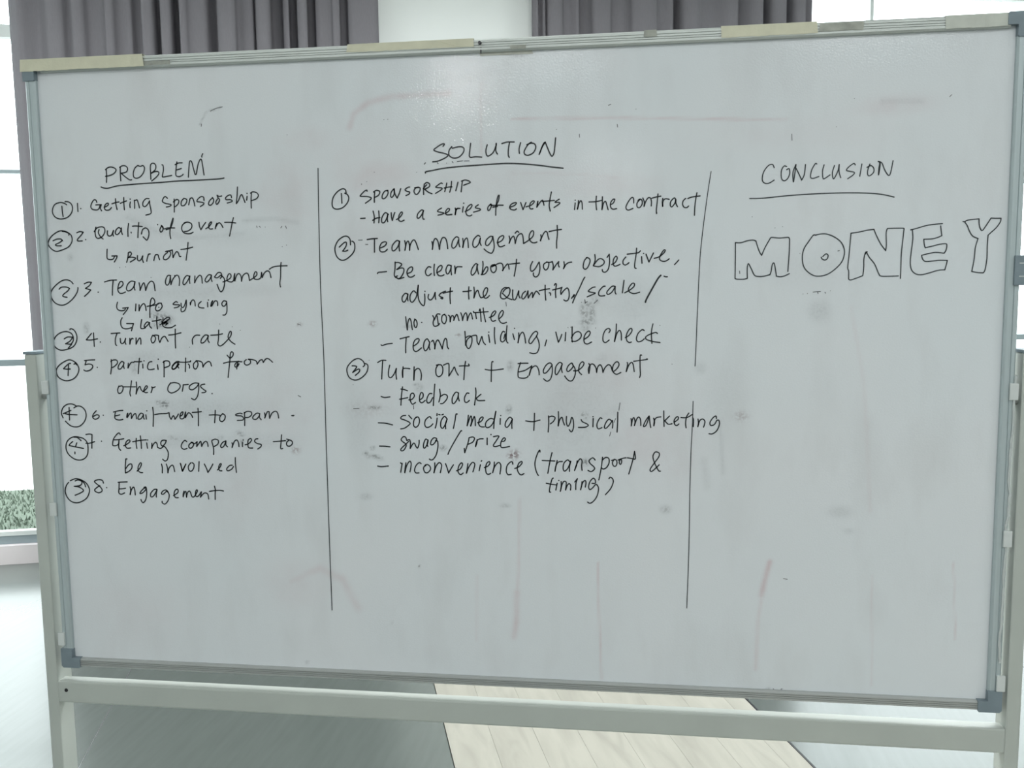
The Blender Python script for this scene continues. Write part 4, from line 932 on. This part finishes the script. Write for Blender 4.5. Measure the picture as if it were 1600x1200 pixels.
27:-1712,12176 -1733,12237 -1780,12244 -1820,12189 -1782,12144 -1729,12106 -1730,12060 -1771,11991 -1818,11974 -1833,11998 -1800,12043 -1729,12106 -1673,12160!
27:-1705,12176 -1657,12191 -1640,12123 -1649,12023! -1597,12107 -1566,12124 -1536,12063 -1506,12033 -1476,12109 -1472,12179
27:-1310,12188 -1348,12203 -1388,12110 -1386,12036 -1351,12049 -1311,12127 -1299,12188! -1319,12111 -1308,12066
27:-1156,12174 -1132,12213 -1186,12232 -1240,12173 -1250,12104 -1203,12105 -1140,12174 -1115,12167! -1112,12068 -1146,11915 -1209,11822 -1257,11809 -1282,11825
27:-652,12370 -678,12354 -796,12163 -891,11994 -923,11920
27:-513,12242 -538,12136 -602,11953
27:-608,12037 -602,11953
27:-513,12242 -443,12255 -411,12228 -445,12160 -530,12118
27:-361,12206 -370,12138 -394,12073! -369,12176 -322,12217 -247,12223
27:-172,12238 -174,12113
27:-99,12305
27:-50,12266 49,12280 9,12203 -55,12104 -22,12078 61,12101
27:92,12181 145,12182 173,12221 146,12247 100,12188 80,12106 113,12060 248,12085
# indented line: - inconvenience (transport &
28:-2292,11675 -2217,11665 -2083,11679
27:-1812,11733 -1845,11562
27:-1844,11744 -1824,11728
27:-1738,11746 -1756,11645 -1766,11555! -1724,11692 -1667,11777 -1637,11738 -1647,11647 -1665,11573
27:-1444,11734 -1482,11753 -1545,11694 -1575,11601 -1548,11555 -1489,11556
27:-1359,11713 -1399,11651 -1377,11574 -1324,11562 -1268,11621 -1274,11683 -1328,11721 -1367,11690
27:-1180,11754 -1182,11654 -1200,11561! -1159,11684 -1096,11759 -1050,11718 -1059,11640 -1077,11567
27:-973,11741 -941,11650 -918,11563! -882,11627 -823,11721
27:-764,11607 -691,11646 -648,11724 -666,11762 -716,11707 -738,11600 -693,11536 -638,11568
27:-545,11748 -561,11648 -577,11564! -530,11679 -460,11772 -414,11742 -431,11658 -452,11593
27:-308,11729 -332,11619
27:-279,11808 -291,11798
27:-233,11677 -164,11708 -126,11761 -140,11793 -186,11760 -210,11670 -196,11570 -151,11551 -113,11572
27:-42,11786 -50,11687 -77,11583! -36,11702 35,11779 79,11735 74,11643 61,11560
27:305,11753 298,11791 261,11790 199,11721 182,11615 213,11551 273,11558
27:342,11670 417,11702 478,11770 471,11804 418,11769 387,11664 423,11573 468,11551 514,11577
26:818,11988 810,12025 765,11941 725,11805 728,11685 762,11579 786,11545
26:1041,11979 1003,11824 960,11589
26:857,11829 995,11826 1092,11823
26:1136,11833 1114,11735 1094,11627! 1114,11735 1158,11804 1233,11815
26:1366,11815 1329,11847 1261,11782 1247,11677 1276,11636 1336,11694 1388,11823! 1365,11724 1363,11631
26:1507,11831 1491,11741 1457,11651! 1498,11771 1558,11869 1595,11833 1588,11743 1595,11655
26:1838,11851 1793,11893 1727,11842 1742,11789 1815,11723 1823,11679 1764,11633 1705,11655
26:1973,11905 1948,11704 1905,11480
26:1973,11856 2028,11901 2086,11885 2090,11795 2043,11713 1984,11685 1953,11711
26:2189,11871 2153,11811 2175,11745 2219,11749 2236,11812 2211,11865 2138,11848
26:2292,11866 2277,11813 2299,11776 2320,11814 2313,11866 2255,11857! 2335,11889 2400,11902
26:2556,12023 2525,11861 2452,11600
26:2425,11902 2495,11891 2564,11880 2571,11921 2556,12018
25:3025,11662 2989,11675 2922,11807 2888,11925 2914,12000 2950,12019 3001,11994 2994,11927 2922,11823 2843,11703 2851,11655 2894,11674 3002,11780
# continued line: timing)
26:1060,11500 1037,11477 999,11341 987,11242 1012,11234
26:929,11400 1021,11384 1126,11370
26:1133,11404 1107,11275
26:1163,11457
26:1208,11435 1208,11345 1192,11254! 1222,11375 1259,11440 1302,11421 1289,11278! 1318,11361 1357,11401 1386,11362 1381,11280
26:1460,11433 1509,11497! 1482,11410 1479,11292
26:1594,11442 1586,11366 1567,11289! 1601,11412 1646,11466 1667,11428 1653,11341
26:1778,11415 1837,11417 1837,11477 1801,11510 1741,11445 1716,11354 1733,11297 1778,11318 1837,11386 1866,11394! 1898,11327 1881,11207 1836,11115 1777,11054 1732,11038 1695,11059
26:2090,11507 2113,11534 2157,11505 2167,11437 2117,11316 2025,11206
# heading CONCLUSION underlined, in black marker
23:4943,17044 4915,17097 4846,17081 4769,16978 4745,16854 4780,16787 4860,16780 4947,16831
23:5153,17055 5109,17065 5066,16987 5069,16863 5114,16814 5174,16851 5207,16939 5194,17018 5154,17002
23:5271,16792 5261,16884 5267,16981 5309,17086! 5295,16953 5275,16792
23:5310,17024 5356,16934 5410,16819! 5452,16914 5467,17081
22:5656,17084 5630,17089 5572,16982 5557,16867 5601,16843 5695,16872
22:5778,17067 5754,16959 5765,16844 5792,16835 5880,16894
22:5950,17050 5919,16936 5930,16840 5955,16839 6013,16969 6027,17065! 6030,16933 6059,16842
22:6294,17049 6268,17076 6184,17017 6150,16965 6202,16947 6280,16926 6264,16884 6175,16821
22:6402,17063 6373,16858
22:6533,17059 6501,16956 6504,16877 6539,16863 6597,16917 6598,16987 6551,17033 6488,17004
22:6702,17072 6697,16984 6680,16872! 6683,16985 6694,17072 6668,17099! 6728,17071 6782,16948 6845,16859 6878,16910 6910,17104
23:4538,16526 4768,16527 5119,16555 5468,16574 5815,16583 6160,16583 6504,16570 6744,16543 6946,16493
# large outlined block letter M of the word MONEY
23:4304,15767 4307,15548 4307,15141! 4341,15129 4462,15127 4519,15142! 4513,15269 4519,15361 4537,15395 4588,15298 4642,15193 4718,15171 4808,15176 4906,15202! 4925,15264 4940,15370 4970,15403 4994,15308 5016,15173! 5079,15162 5154,15176 5235,15214
23:4304,15767! 4400,15765 4512,15798 4603,15807 4656,15791! 4679,15711 4719,15603 4757,15539! 4815,15678 4902,15837! 4932,15847 5051,15834 5170,15842 5213,15838 5227,15808! 5227,15610 5216,15382 5209,15252
# large outlined block letter O of the word MONEY
23:5659,15873 5622,15869 5544,15757 5472,15637 5448,15500 5471,15347 5540,15247 5645,15177 5750,15164 5868,15190 5984,15265 6099,15384 6147,15505 6148,15626 6089,15748 5970,15840 5851,15887 5762,15892 5659,15873
23:5794,15503 5844,15547 5881,15523 5868,15463 5824,15442 5779,15464 5768,15492
# large outlined block letter N of the word MONEY
22:6504,15534 6518,15569! 6573,15471 6660,15359 6734,15192 6774,15152 6888,15147 7058,15151
22:6530,15943 6632,15953! 6669,15862 6750,15703 6836,15589! 6844,15686 6835,15890 6855,15965! 6968,15966 7111,15963 7126,15950! 7111,15760 7095,15525 7095,15290 7094,15108
22:6532,15571 6504,15560 6481,15454 6482,15303 6470,15174 6450,15155 6326,15108 6260,15091 6235,15109! 6232,15246 6215,15307 6233,15549 6254,15895! 6378,15911 6522,15942
# large outlined block letter E of the word MONEY
22:7233,15932 7314,15951 7493,16002 7641,16021 7748,16028
22:7263,15932 7275,15788 7259,15585 7246,15397 7270,15256 7340,15184 7431,15167 7550,15192 7699,15237 7815,15245! 7831,15310 7850,15404! 7723,15409 7618,15399 7498,15393 7452,15426 7427,15497! 7539,15525 7658,15544 7793,15527! 7821,15576 7833,15662 7809,15688 7713,15679 7595,15649 7483,15625! 7467,15675 7455,15769! 7590,15774 7679,15796 7745,15826! 7732,15904 7720,15990
# large outlined block letter Y of the word MONEY
22:8077,16055 8107,16051! 8143,16074 8231,16087 8334,16095! 8341,16000 8362,15931 8393,15899 8443,15967 8525,16104! 8599,16099 8683,16098! 8675,16039 8619,15948 8535,15865 8490,15820! 8484,15658 8487,15425 8465,15240 8438,15186! 8356,15191 8252,15211! 8281,15413 8294,15615 8330,15766! 8242,15810 8187,15895 8147,15989 8103,16051
# long vertical ruled line between the first and second columns
21:-3271,17264 -3287,16481 -3301,15058 -3285,13731 -3295,12010 -3297,10124 -3291,8804
# long vertical ruled line between the second and third columns
18:3871,17007 3820,16656 3759,16158 3699,15544 3663,14641 3646,14071 3628,13588
18:3600,12951 3592,12567 3573,12097 3557,11388 3553,10553 3537,9708 3519,9099
# scattered specks and faint leftover marks around the second and third columns
14:4585,16208
14:4976,16010
14:5104,16030
14:5407,15562
14:4384,15271 4388,15225
14:6041,15593 6067,15600
14:5474,14858
14:5548,14865
14:5644,14890 5770,14898
14:5718,14894 5727,14863
14:5845,14885 5853,14866
14:5934,14907
16:-2348,16997
16:-2448,16950
16:-2540,15934 -2464,15935
16:-2405,15853 -2359,15852
15:215,14764 222,14692
15:1596,14745
15:1657,14795 1664,14729
15:1700,14759 1671,14737
15:1888,14785 1830,14728
15:2291,12916 2269,12777
15:2211,12627 2182,12554
15:2124,12376 2102,12302
16:-2733,12774 -2623,12779
16:-2399,13696
16:-2726,13232
16:-1565,12843 -1563,12776
15:1350,14290
15:1401,14298
15:1850,14280
15:3220,13623
15:3002,14320
16:-3779,14388 -3716,14363
17:-3819,13020 -3769,12995
17:-3949,12623 -3924,12624
"""

# ------------------------------------------------------------------ the mobile whiteboard
wb = empty('mobile_whiteboard', (0, 0, 0), 'large white mobile board covered in black handwriting, on a white steel stand', 'whiteboard')
NX, NZ_ = 440, 290
xs = np.linspace(-W_/2-0.003, W_/2+0.003, NX+1); zs = np.linspace(ZB-0.003, ZB+BH+0.003, NZ_+1)
X, Z = np.meshgrid(xs, zs)
co = np.zeros(((NX+1)*(NZ_+1), 3), np.float32); co[:, 0] = X.ravel(); co[:, 2] = Z.ravel()
ii = (np.arange(NZ_)[:, None]*(NX+1)+np.arange(NX)[None, :]).ravel()
quads = np.stack([ii, ii+1, ii+NX+2, ii+NX+1], 1).astype(np.int32)
me = bpy.data.meshes.new('board_surface'); me.vertices.add(len(co)); me.vertices.foreach_set('co', co.ravel())
me.loops.add(quads.size); me.loops.foreach_set('vertex_index', quads.ravel())
me.polygons.add(len(quads)); me.polygons.foreach_set('loop_start', np.arange(0, quads.size, 4, dtype=np.int32))
me.polygons.foreach_set('loop_total', np.full(len(quads), 4, np.int32)); me.update(calc_edges=True)
# stains of wiped and half wiped marker: (kind, x, z, rx, rz, strength) in metres on the board
chan = np.zeros((3, co.shape[0]), np.float32)
def blob(c, x, z, rx, rz, s, rot=0.0):
    dx, dz = co[:, 0]-x, co[:, 2]-z; ca, sa = math.cos(rot), math.sin(rot)
    u, v = (dx*ca+dz*sa)/rx, (-dx*sa+dz*ca)/rz
    chan[c] = np.maximum(chan[c], s*np.exp(-(u*u+v*v)**1.3))
def streak(c, pts, r, s):
    for (x0, z0), (x1, z1) in zip(pts[:-1], pts[1:]):
        dx, dz = x1-x0, z1-z0; t = np.clip(((co[:, 0]-x0)*dx+(co[:, 2]-z0)*dz)/(dx*dx+dz*dz), 0, 1)
        q = ((co[:, 0]-x0-t*dx)**2+(co[:, 2]-z0-t*dz)**2)/(r*r)
        chan[c] = np.maximum(chan[c], s*np.exp(-q))
for a in BLOBS: blob(*a)
for c, pts, r, s in STREAKS: streak(c, pts, r, s)
ca = me.color_attributes.new('stain', 'FLOAT_COLOR', 'POINT')
rgba = np.ones((co.shape[0], 4), np.float32); rgba[:, :3] = chan.T; ca.data.foreach_set('color', rgba.ravel())
me.materials.append(M['board'])
surf = bpy.data.objects.new('board_surface', me); COL.objects.link(surf); surf.parent = wb
B('board_core', -0.883, 0.883, 0.0006, 0.014, ZB-0.004, ZB+BH+0.004, 'clip', wb)
B('backing_sheet', -0.883, 0.883, 0.0142, 0.017, ZB-0.004, ZB+BH+0.004, 'board', wb)

def catmull(p, n=5):
    if len(p) < 3: return p
    out = []
    for i in range(len(p)-1):
        a = p[i-1] if i else p[0]; b_, c = p[i], p[i+1]; d = p[i+2] if i+2 < len(p) else p[-1]
        for k in range(n):
            t = k/n; t2, t3 = t*t, t*t*t
            out.append(tuple(0.5*(2*b_[j]+(c[j]-a[j])*t+(2*a[j]-5*b_[j]+4*c[j]-d[j])*t2+(3*b_[j]-a[j]-3*c[j]+d[j])*t3) for j in (0, 1)))
    out.append(p[-1]); return out
INKY = -0.0005
def disc(V, Fc, x, z, r, a0=0.0, a1=2*math.pi, n=8):
    s = len(V); full = abs(a1-a0) > 6
    m = n if full else n+1
    for k in range(m): a = a0+(a1-a0)*k/n; V.append((x+r*math.cos(a), INKY, z+r*math.sin(a)))
    Fc.append(list(range(s, s+m)))
def ribbon(V, Fc, pts, wd):
    r = wd/2
    if len(pts) == 1: disc(V, Fc, pts[0][0], pts[0][1], r*1.15); return
    q = [pts[0]]
    for p in pts[1:]:
        if math.hypot(p[0]-q[-1][0], p[1]-q[-1][1]) > 1e-5: q.append(p)
    if len(q) < 2: disc(V, Fc, q[0][0], q[0][1], r*1.15); return
    L = len(q); s = len(V)
    for i in range(L):
        a = q[max(i-1, 0)]; b_ = q[min(i+1, L-1)]; dx, dz = b_[0]-a[0], b_[1]-a[1]; h = math.hypot(dx, dz) or 1e-9
        nx, nz = -dz/h*r, dx/h*r
        V.append((q[i][0]+nx, INKY, q[i][1]+nz)); V.append((q[i][0]-nx, INKY, q[i][1]-nz))
    for i in range(L-1): Fc.append([s+2*i, s+2*i+1, s+2*i+3, s+2*i+2])
    disc(V, Fc, q[0][0], q[0][1], r); disc(V, Fc, q[-1][0], q[-1][1], r)
def write(label, strokes, m):
    V, Fc = [], []
    for wd, s in strokes:
        run = []
        for tok in s.split():
            c = tok[-1] == '!'; a, b_ = tok.rstrip('!').split(','); p = (int(a)*1e-4, int(b_)*1e-4)
            run.append(p)
            if c: ribbon(V, Fc, catmull(run), wd); run = [p]
        if len(run) > 1 or not s.split()[-1].endswith('!'): ribbon(V, Fc, catmull(run), wd)
    me = bpy.data.meshes.new('handwriting'); me.from_pydata(V, [], Fc); me.update(); me.materials.append(M[m])
    o = bpy.data.objects.new('handwriting', me); COL.objects.link(o); o.parent = surf; o['label'] = label
    if 'letter ' not in label: o['kind'] = 'stuff'
cur = None; lines = []
for l in INK.strip().split('\n'):
    if l[0] == '#': cur = [l[2:], []]; lines.append(cur)
    else: wd, s = l.split(':'); cur[1].append((float(wd)*0.86e-4, s))
for lb, st in lines:
    m = 'inkfaint' if 'faint' in lb else 'inkmid' if ('MONEY' in lb or 'CONCLUSION' in lb or 'vertical' in lb) else 'ink'
    write(lb, st, m)

# frame: grooved aluminium rails
def rail_profile(f, o_, i_, grooves):
    """front at y=f; outer side at o_, inner side at i_; shallow grooves run along it"""
    p = [(0.018, o_), (f+0.003, o_), (f, o_+(i_-o_)*0.12)]
    for g_ in grooves:
        a = o_+(i_-o_)*g_; h = (i_-o_)*0.03
        p += [(f, a-h), (f+0.0016, a-h*0.6), (f+0.0016, a+h*0.6), (f, a+h)]
    p += [(f, o_+(i_-o_)*0.86), (f+0.003, i_), (0.018, i_)]
    return p
ZT = ZB+BH
obj('frame_rail', extrude_profile(rail_profile(-0.009, ZT+0.0215, ZT-0.001, (0.3, 0.5, 0.66)), -0.868, 0.868), 'topalu', wb, 'worn pale aluminium rail along the top of the board')
obj('frame_rail', extrude_profile(rail_profile(-0.009, ZB-0.0165, ZB+0.001, (0.3, 0.5, 0.7)), -0.868, 0.868), 'alu', wb, 'grooved grey aluminium rail along the bottom of the board')
for sx in (-1, 1):
    o_ = sx*0.9; i_ = sx*0.879
    p = [(o_, 0.018), (o_, -0.006), (o_-sx*0.003, -0.009), (o_-sx*0.008, -0.009), (o_-sx*0.009, -0.0075), (o_-sx*0.010, -0.009), (o_-sx*0.018, -0.009), (i_, -0.006), (i_, 0.018)]
    obj('frame_rail', extrude_profile(p, ZB+0.012, ZT-0.012, 'z'), 'aluv', wb)
def cap(sx, sz):
    zo = (ZB-0.0185) if sz < 0 else (ZT+0.0235); s = -sz; L1 = 0.040; t = 0.024
    pts = [(0, 0), (L1, 0), (L1, t*0.86), (t, t*0.86), (t, L1), (0, L1)]
    bm = bmesh.new(); lo, hi = [], []
    pts2 = [(0.004, 0), (L1-0.002, 0), (L1, 0.002), (L1, t*0.86), (t, t*0.86), (t, L1-0.002), (t-0.002, L1), (0, L1), (0, 0.004)]
    for u, v in pts2:
        x = sx*(0.9025-u); z = zo+s*v
        lo.append(bm.verts.new((x, -0.0115, z))); hi.append(bm.verts.new((x, 0.0205, z)))
    bm.faces.new(lo); bm.faces.new(hi[::-1])
    for i in range(len(lo)): bm.faces.new((lo[i], lo[(i+1) % len(lo)], hi[(i+1) % len(lo)], hi[i]))
    obj('corner_cap', bm, 'cap', wb)
for sx in (-1, 1):
    for sz in (-1, 1): cap(sx, sz)

# stand
def tube_post(x0, x1):
    p = B('post', x0, x1, -0.0085, 0.040, 0.07, 1.382, 'post', wb, bevel=0.003)
    B('post_cap', x0-0.0015, x1+0.0015, -0.0100, 0.0415, 1.382, 1.3875, 'cap', p, bevel=0.001)
    return p
tube_post(-0.941, -0.916); tube_post(0.911, 0.936)
cb = B('crossbar', -0.917, 0.912, -0.0085, 0.0185, 0.665, 0.711, 'post', wb, 'white steel crossbar joining the two posts under the board', bevel=0.0035)
bm = bmesh.new(); cyl(bm, (-0.898, -0.0083, 0.692), (-0.898, -0.0092, 0.692), 0.0038, 14); s_ = obj('screw', bm, 'dark', cb)
# pivots that carry the board, and feet with casters below the picture
for x0, x1 in ((-0.917, -0.899), (0.899, 0.912)):
    bm = bmesh.new(); cyl(bm, (x0, 0.012, 1.30), (x1, 0.012, 1.30), 0.009); obj('pivot', bm, 'alu', wb)
for x in (-0.9285, 0.9235):
    ft = B('foot', x-0.02, x+0.02, -0.30, 0.33, 0.07, 0.105, 'post', wb, bevel=0.004)
    for y in (-0.27, 0.30):
        bm = bmesh.new(); cyl(bm, (x-0.011, y, 0.027), (x+0.011, y, 0.027), 0.027, 24); box(bm, x-0.016, x-0.012, y-0.012, y+0.012, 0.02, 0.07); box(bm, x+0.012, x+0.016, y-0.012, y+0.012, 0.02, 0.07)
        obj('caster', bm, 'rubber', ft)
# clips on the sides of the frame
for x, z in ((-0.8965, 1.317), (-0.8965, 1.071), (-0.8975, 0.802)):
    B('clip', x-0.0085, x+0.0055, -0.0135, -0.0085, z-0.0135, z+0.0135, 'clip', wb, bevel=0.0015)
for x, z in ((0.8965, 1.316), (0.8975, 1.058), (0.8975, 0.796)):
    B('clip', x-0.006, x+0.0085, -0.0135, -0.0085, z-0.0145, z+0.0145, 'clip', wb, bevel=0.0015)
# grey pivot bracket on the right edge
br = B('bracket', 0.889, 0.915, -0.0145, 0.02, 1.497, 1.547, 'cap', wb, 'blue-grey bracket gripping the right edge of the frame', bevel=0.0015)
for z in (1.534, 1.512): B('slot', 0.896, 0.913, -0.0150, -0.0146, z-0.0008, z+0.0008, 'clip', br, mtx=Matrix.Translation((0, 0, 0)))
# peeling white edging hanging along the right side
pts = [(0.9, 1.345), (.900, 1.33), (.8985, 1.239), (.8972, 1.204), (.897, 1.16), (.8990, 1.134), (.8985, 1.099), (.8955, 1.078), (.8975, 1.052), (.896, .995), (.8962, .924), (.8935, .874), (.8965, .834)]
bm = bmesh.new(); rng = random.Random(5); prev = None
fine = catmull(pts, 6); ring_prev = None
for i, (x, z) in enumerate(fine):
    x += rng.uniform(-.0006, .0006); w2 = 0.0016+rng.uniform(0, .0008)
    ring = [bm.verts.new((x-w2, -0.0105, z)), bm.verts.new((x, -0.0128, z)), bm.verts.new((x+w2, -0.0105, z)), bm.verts.new((x, -0.0092, z))]
    if ring_prev:
        for k in range(4): bm.faces.new((ring_prev[k], ring_prev[(k+1) % 4], ring[(k+1) % 4], ring[k]))
    ring_prev = ring
obj('peeling_edging', bm, 'clip', wb, 'thin white strip peeling down the right side of the frame')
# masking tape and what is left of it on the top rail
def tape(x0, x1, z0, z1, m, label=None, name='masking_tape', seed=1, wrap=True, y=-0.0098):
    rg = random.Random(seed); n = max(4, int((x1-x0)/0.006)); bm = bmesh.new(); top, bot, back = [], [], []
    for k in range(n+1):
        x = x0+(x1-x0)*k/n; jt = rg.uniform(-.0005, .0005); yy = y-abs(rg.gauss(0, .00015))
        ex = rg.uniform(-.0015, .0015) if k in (0, n) else 0
        bot.append(bm.verts.new((x+ex, yy, z0+jt))); top.append(bm.verts.new((x-ex, yy, z1))); back.append(bm.verts.new((x-ex, 0.010, z1+0.0006)))
    for k in range(n):
        bm.faces.new((bot[k], bot[k+1], top[k+1], top[k]))
        if wrap: bm.faces.new((top[k], top[k+1], back[k+1], back[k]))
    o = obj(name, bm, m, wb, label); sm = o.modifiers.new('t', 'SOLIDIFY'); sm.thickness = 0.0003
zt = ZT+0.0222
tape(-0.905, -0.655, ZT+0.001, zt+0.001, 'tape', 'cream masking tape wrapped over the top left corner', seed=1, y=-0.0122)
tape(-0.262, -0.029, ZT+0.0085, zt+0.0005, 'tape', 'cream masking tape on the middle of the top rail', seed=2)
tape(0.401, 0.560, ZT+0.0035, zt+0.0005, 'tape', 'cream masking tape on the right half of the top rail', seed=3)
tape(-0.680, -0.603, ZT+0.003, ZT+0.010, 'residue', None, 'tape_residue', 4, False)
tape(0.036, 0.064, ZT+0.0005, ZT+0.008, 'residue', None, 'tape_residue', 5, False)
tape(0.270, 0.292, ZT+0.011, zt, 'residue', None, 'tape_residue', 6, False)
tape(0.563, 0.635, ZT+0.006, ZT+0.019, 'residue', None, 'tape_residue', 7, False)
tape(0.765, 0.864, ZT+0.001, zt, 'tape_grey', 'greyed masking tape beside the top right corner', 'masking_tape', 8)
tape(-0.02, 0.075, ZT-0.0060, ZT-0.0010, 'residue_pale', None, 'tape_residue', 9, False, -0.0006)
# crease in the middle tape
B('tape_fold', -0.090, -0.062, -0.0108, -0.0100, ZT+0.015, ZT+0.0165, 'tape', wb, mtx=Matrix.Translation((-0.076, 0, ZT+0.0158)) @ Matrix.Rotation(0.32, 4, 'Y') @ Matrix.Translation((0.076, 0, -ZT-0.0158)))
bm = bmesh.new(); cyl(bm, (-0.018, -0.006, ZT+0.014), (-0.018, -0.0145, ZT+0.014), 0.0032, 12, 0.0026); cyl(bm, (-0.0165, -0.006, ZT+0.0125), (-0.0165, -0.0095, ZT-0.004), 0.0011, 8)
obj('screw', bm, 'dark', wb, 'black screw head in the middle of the top rail')
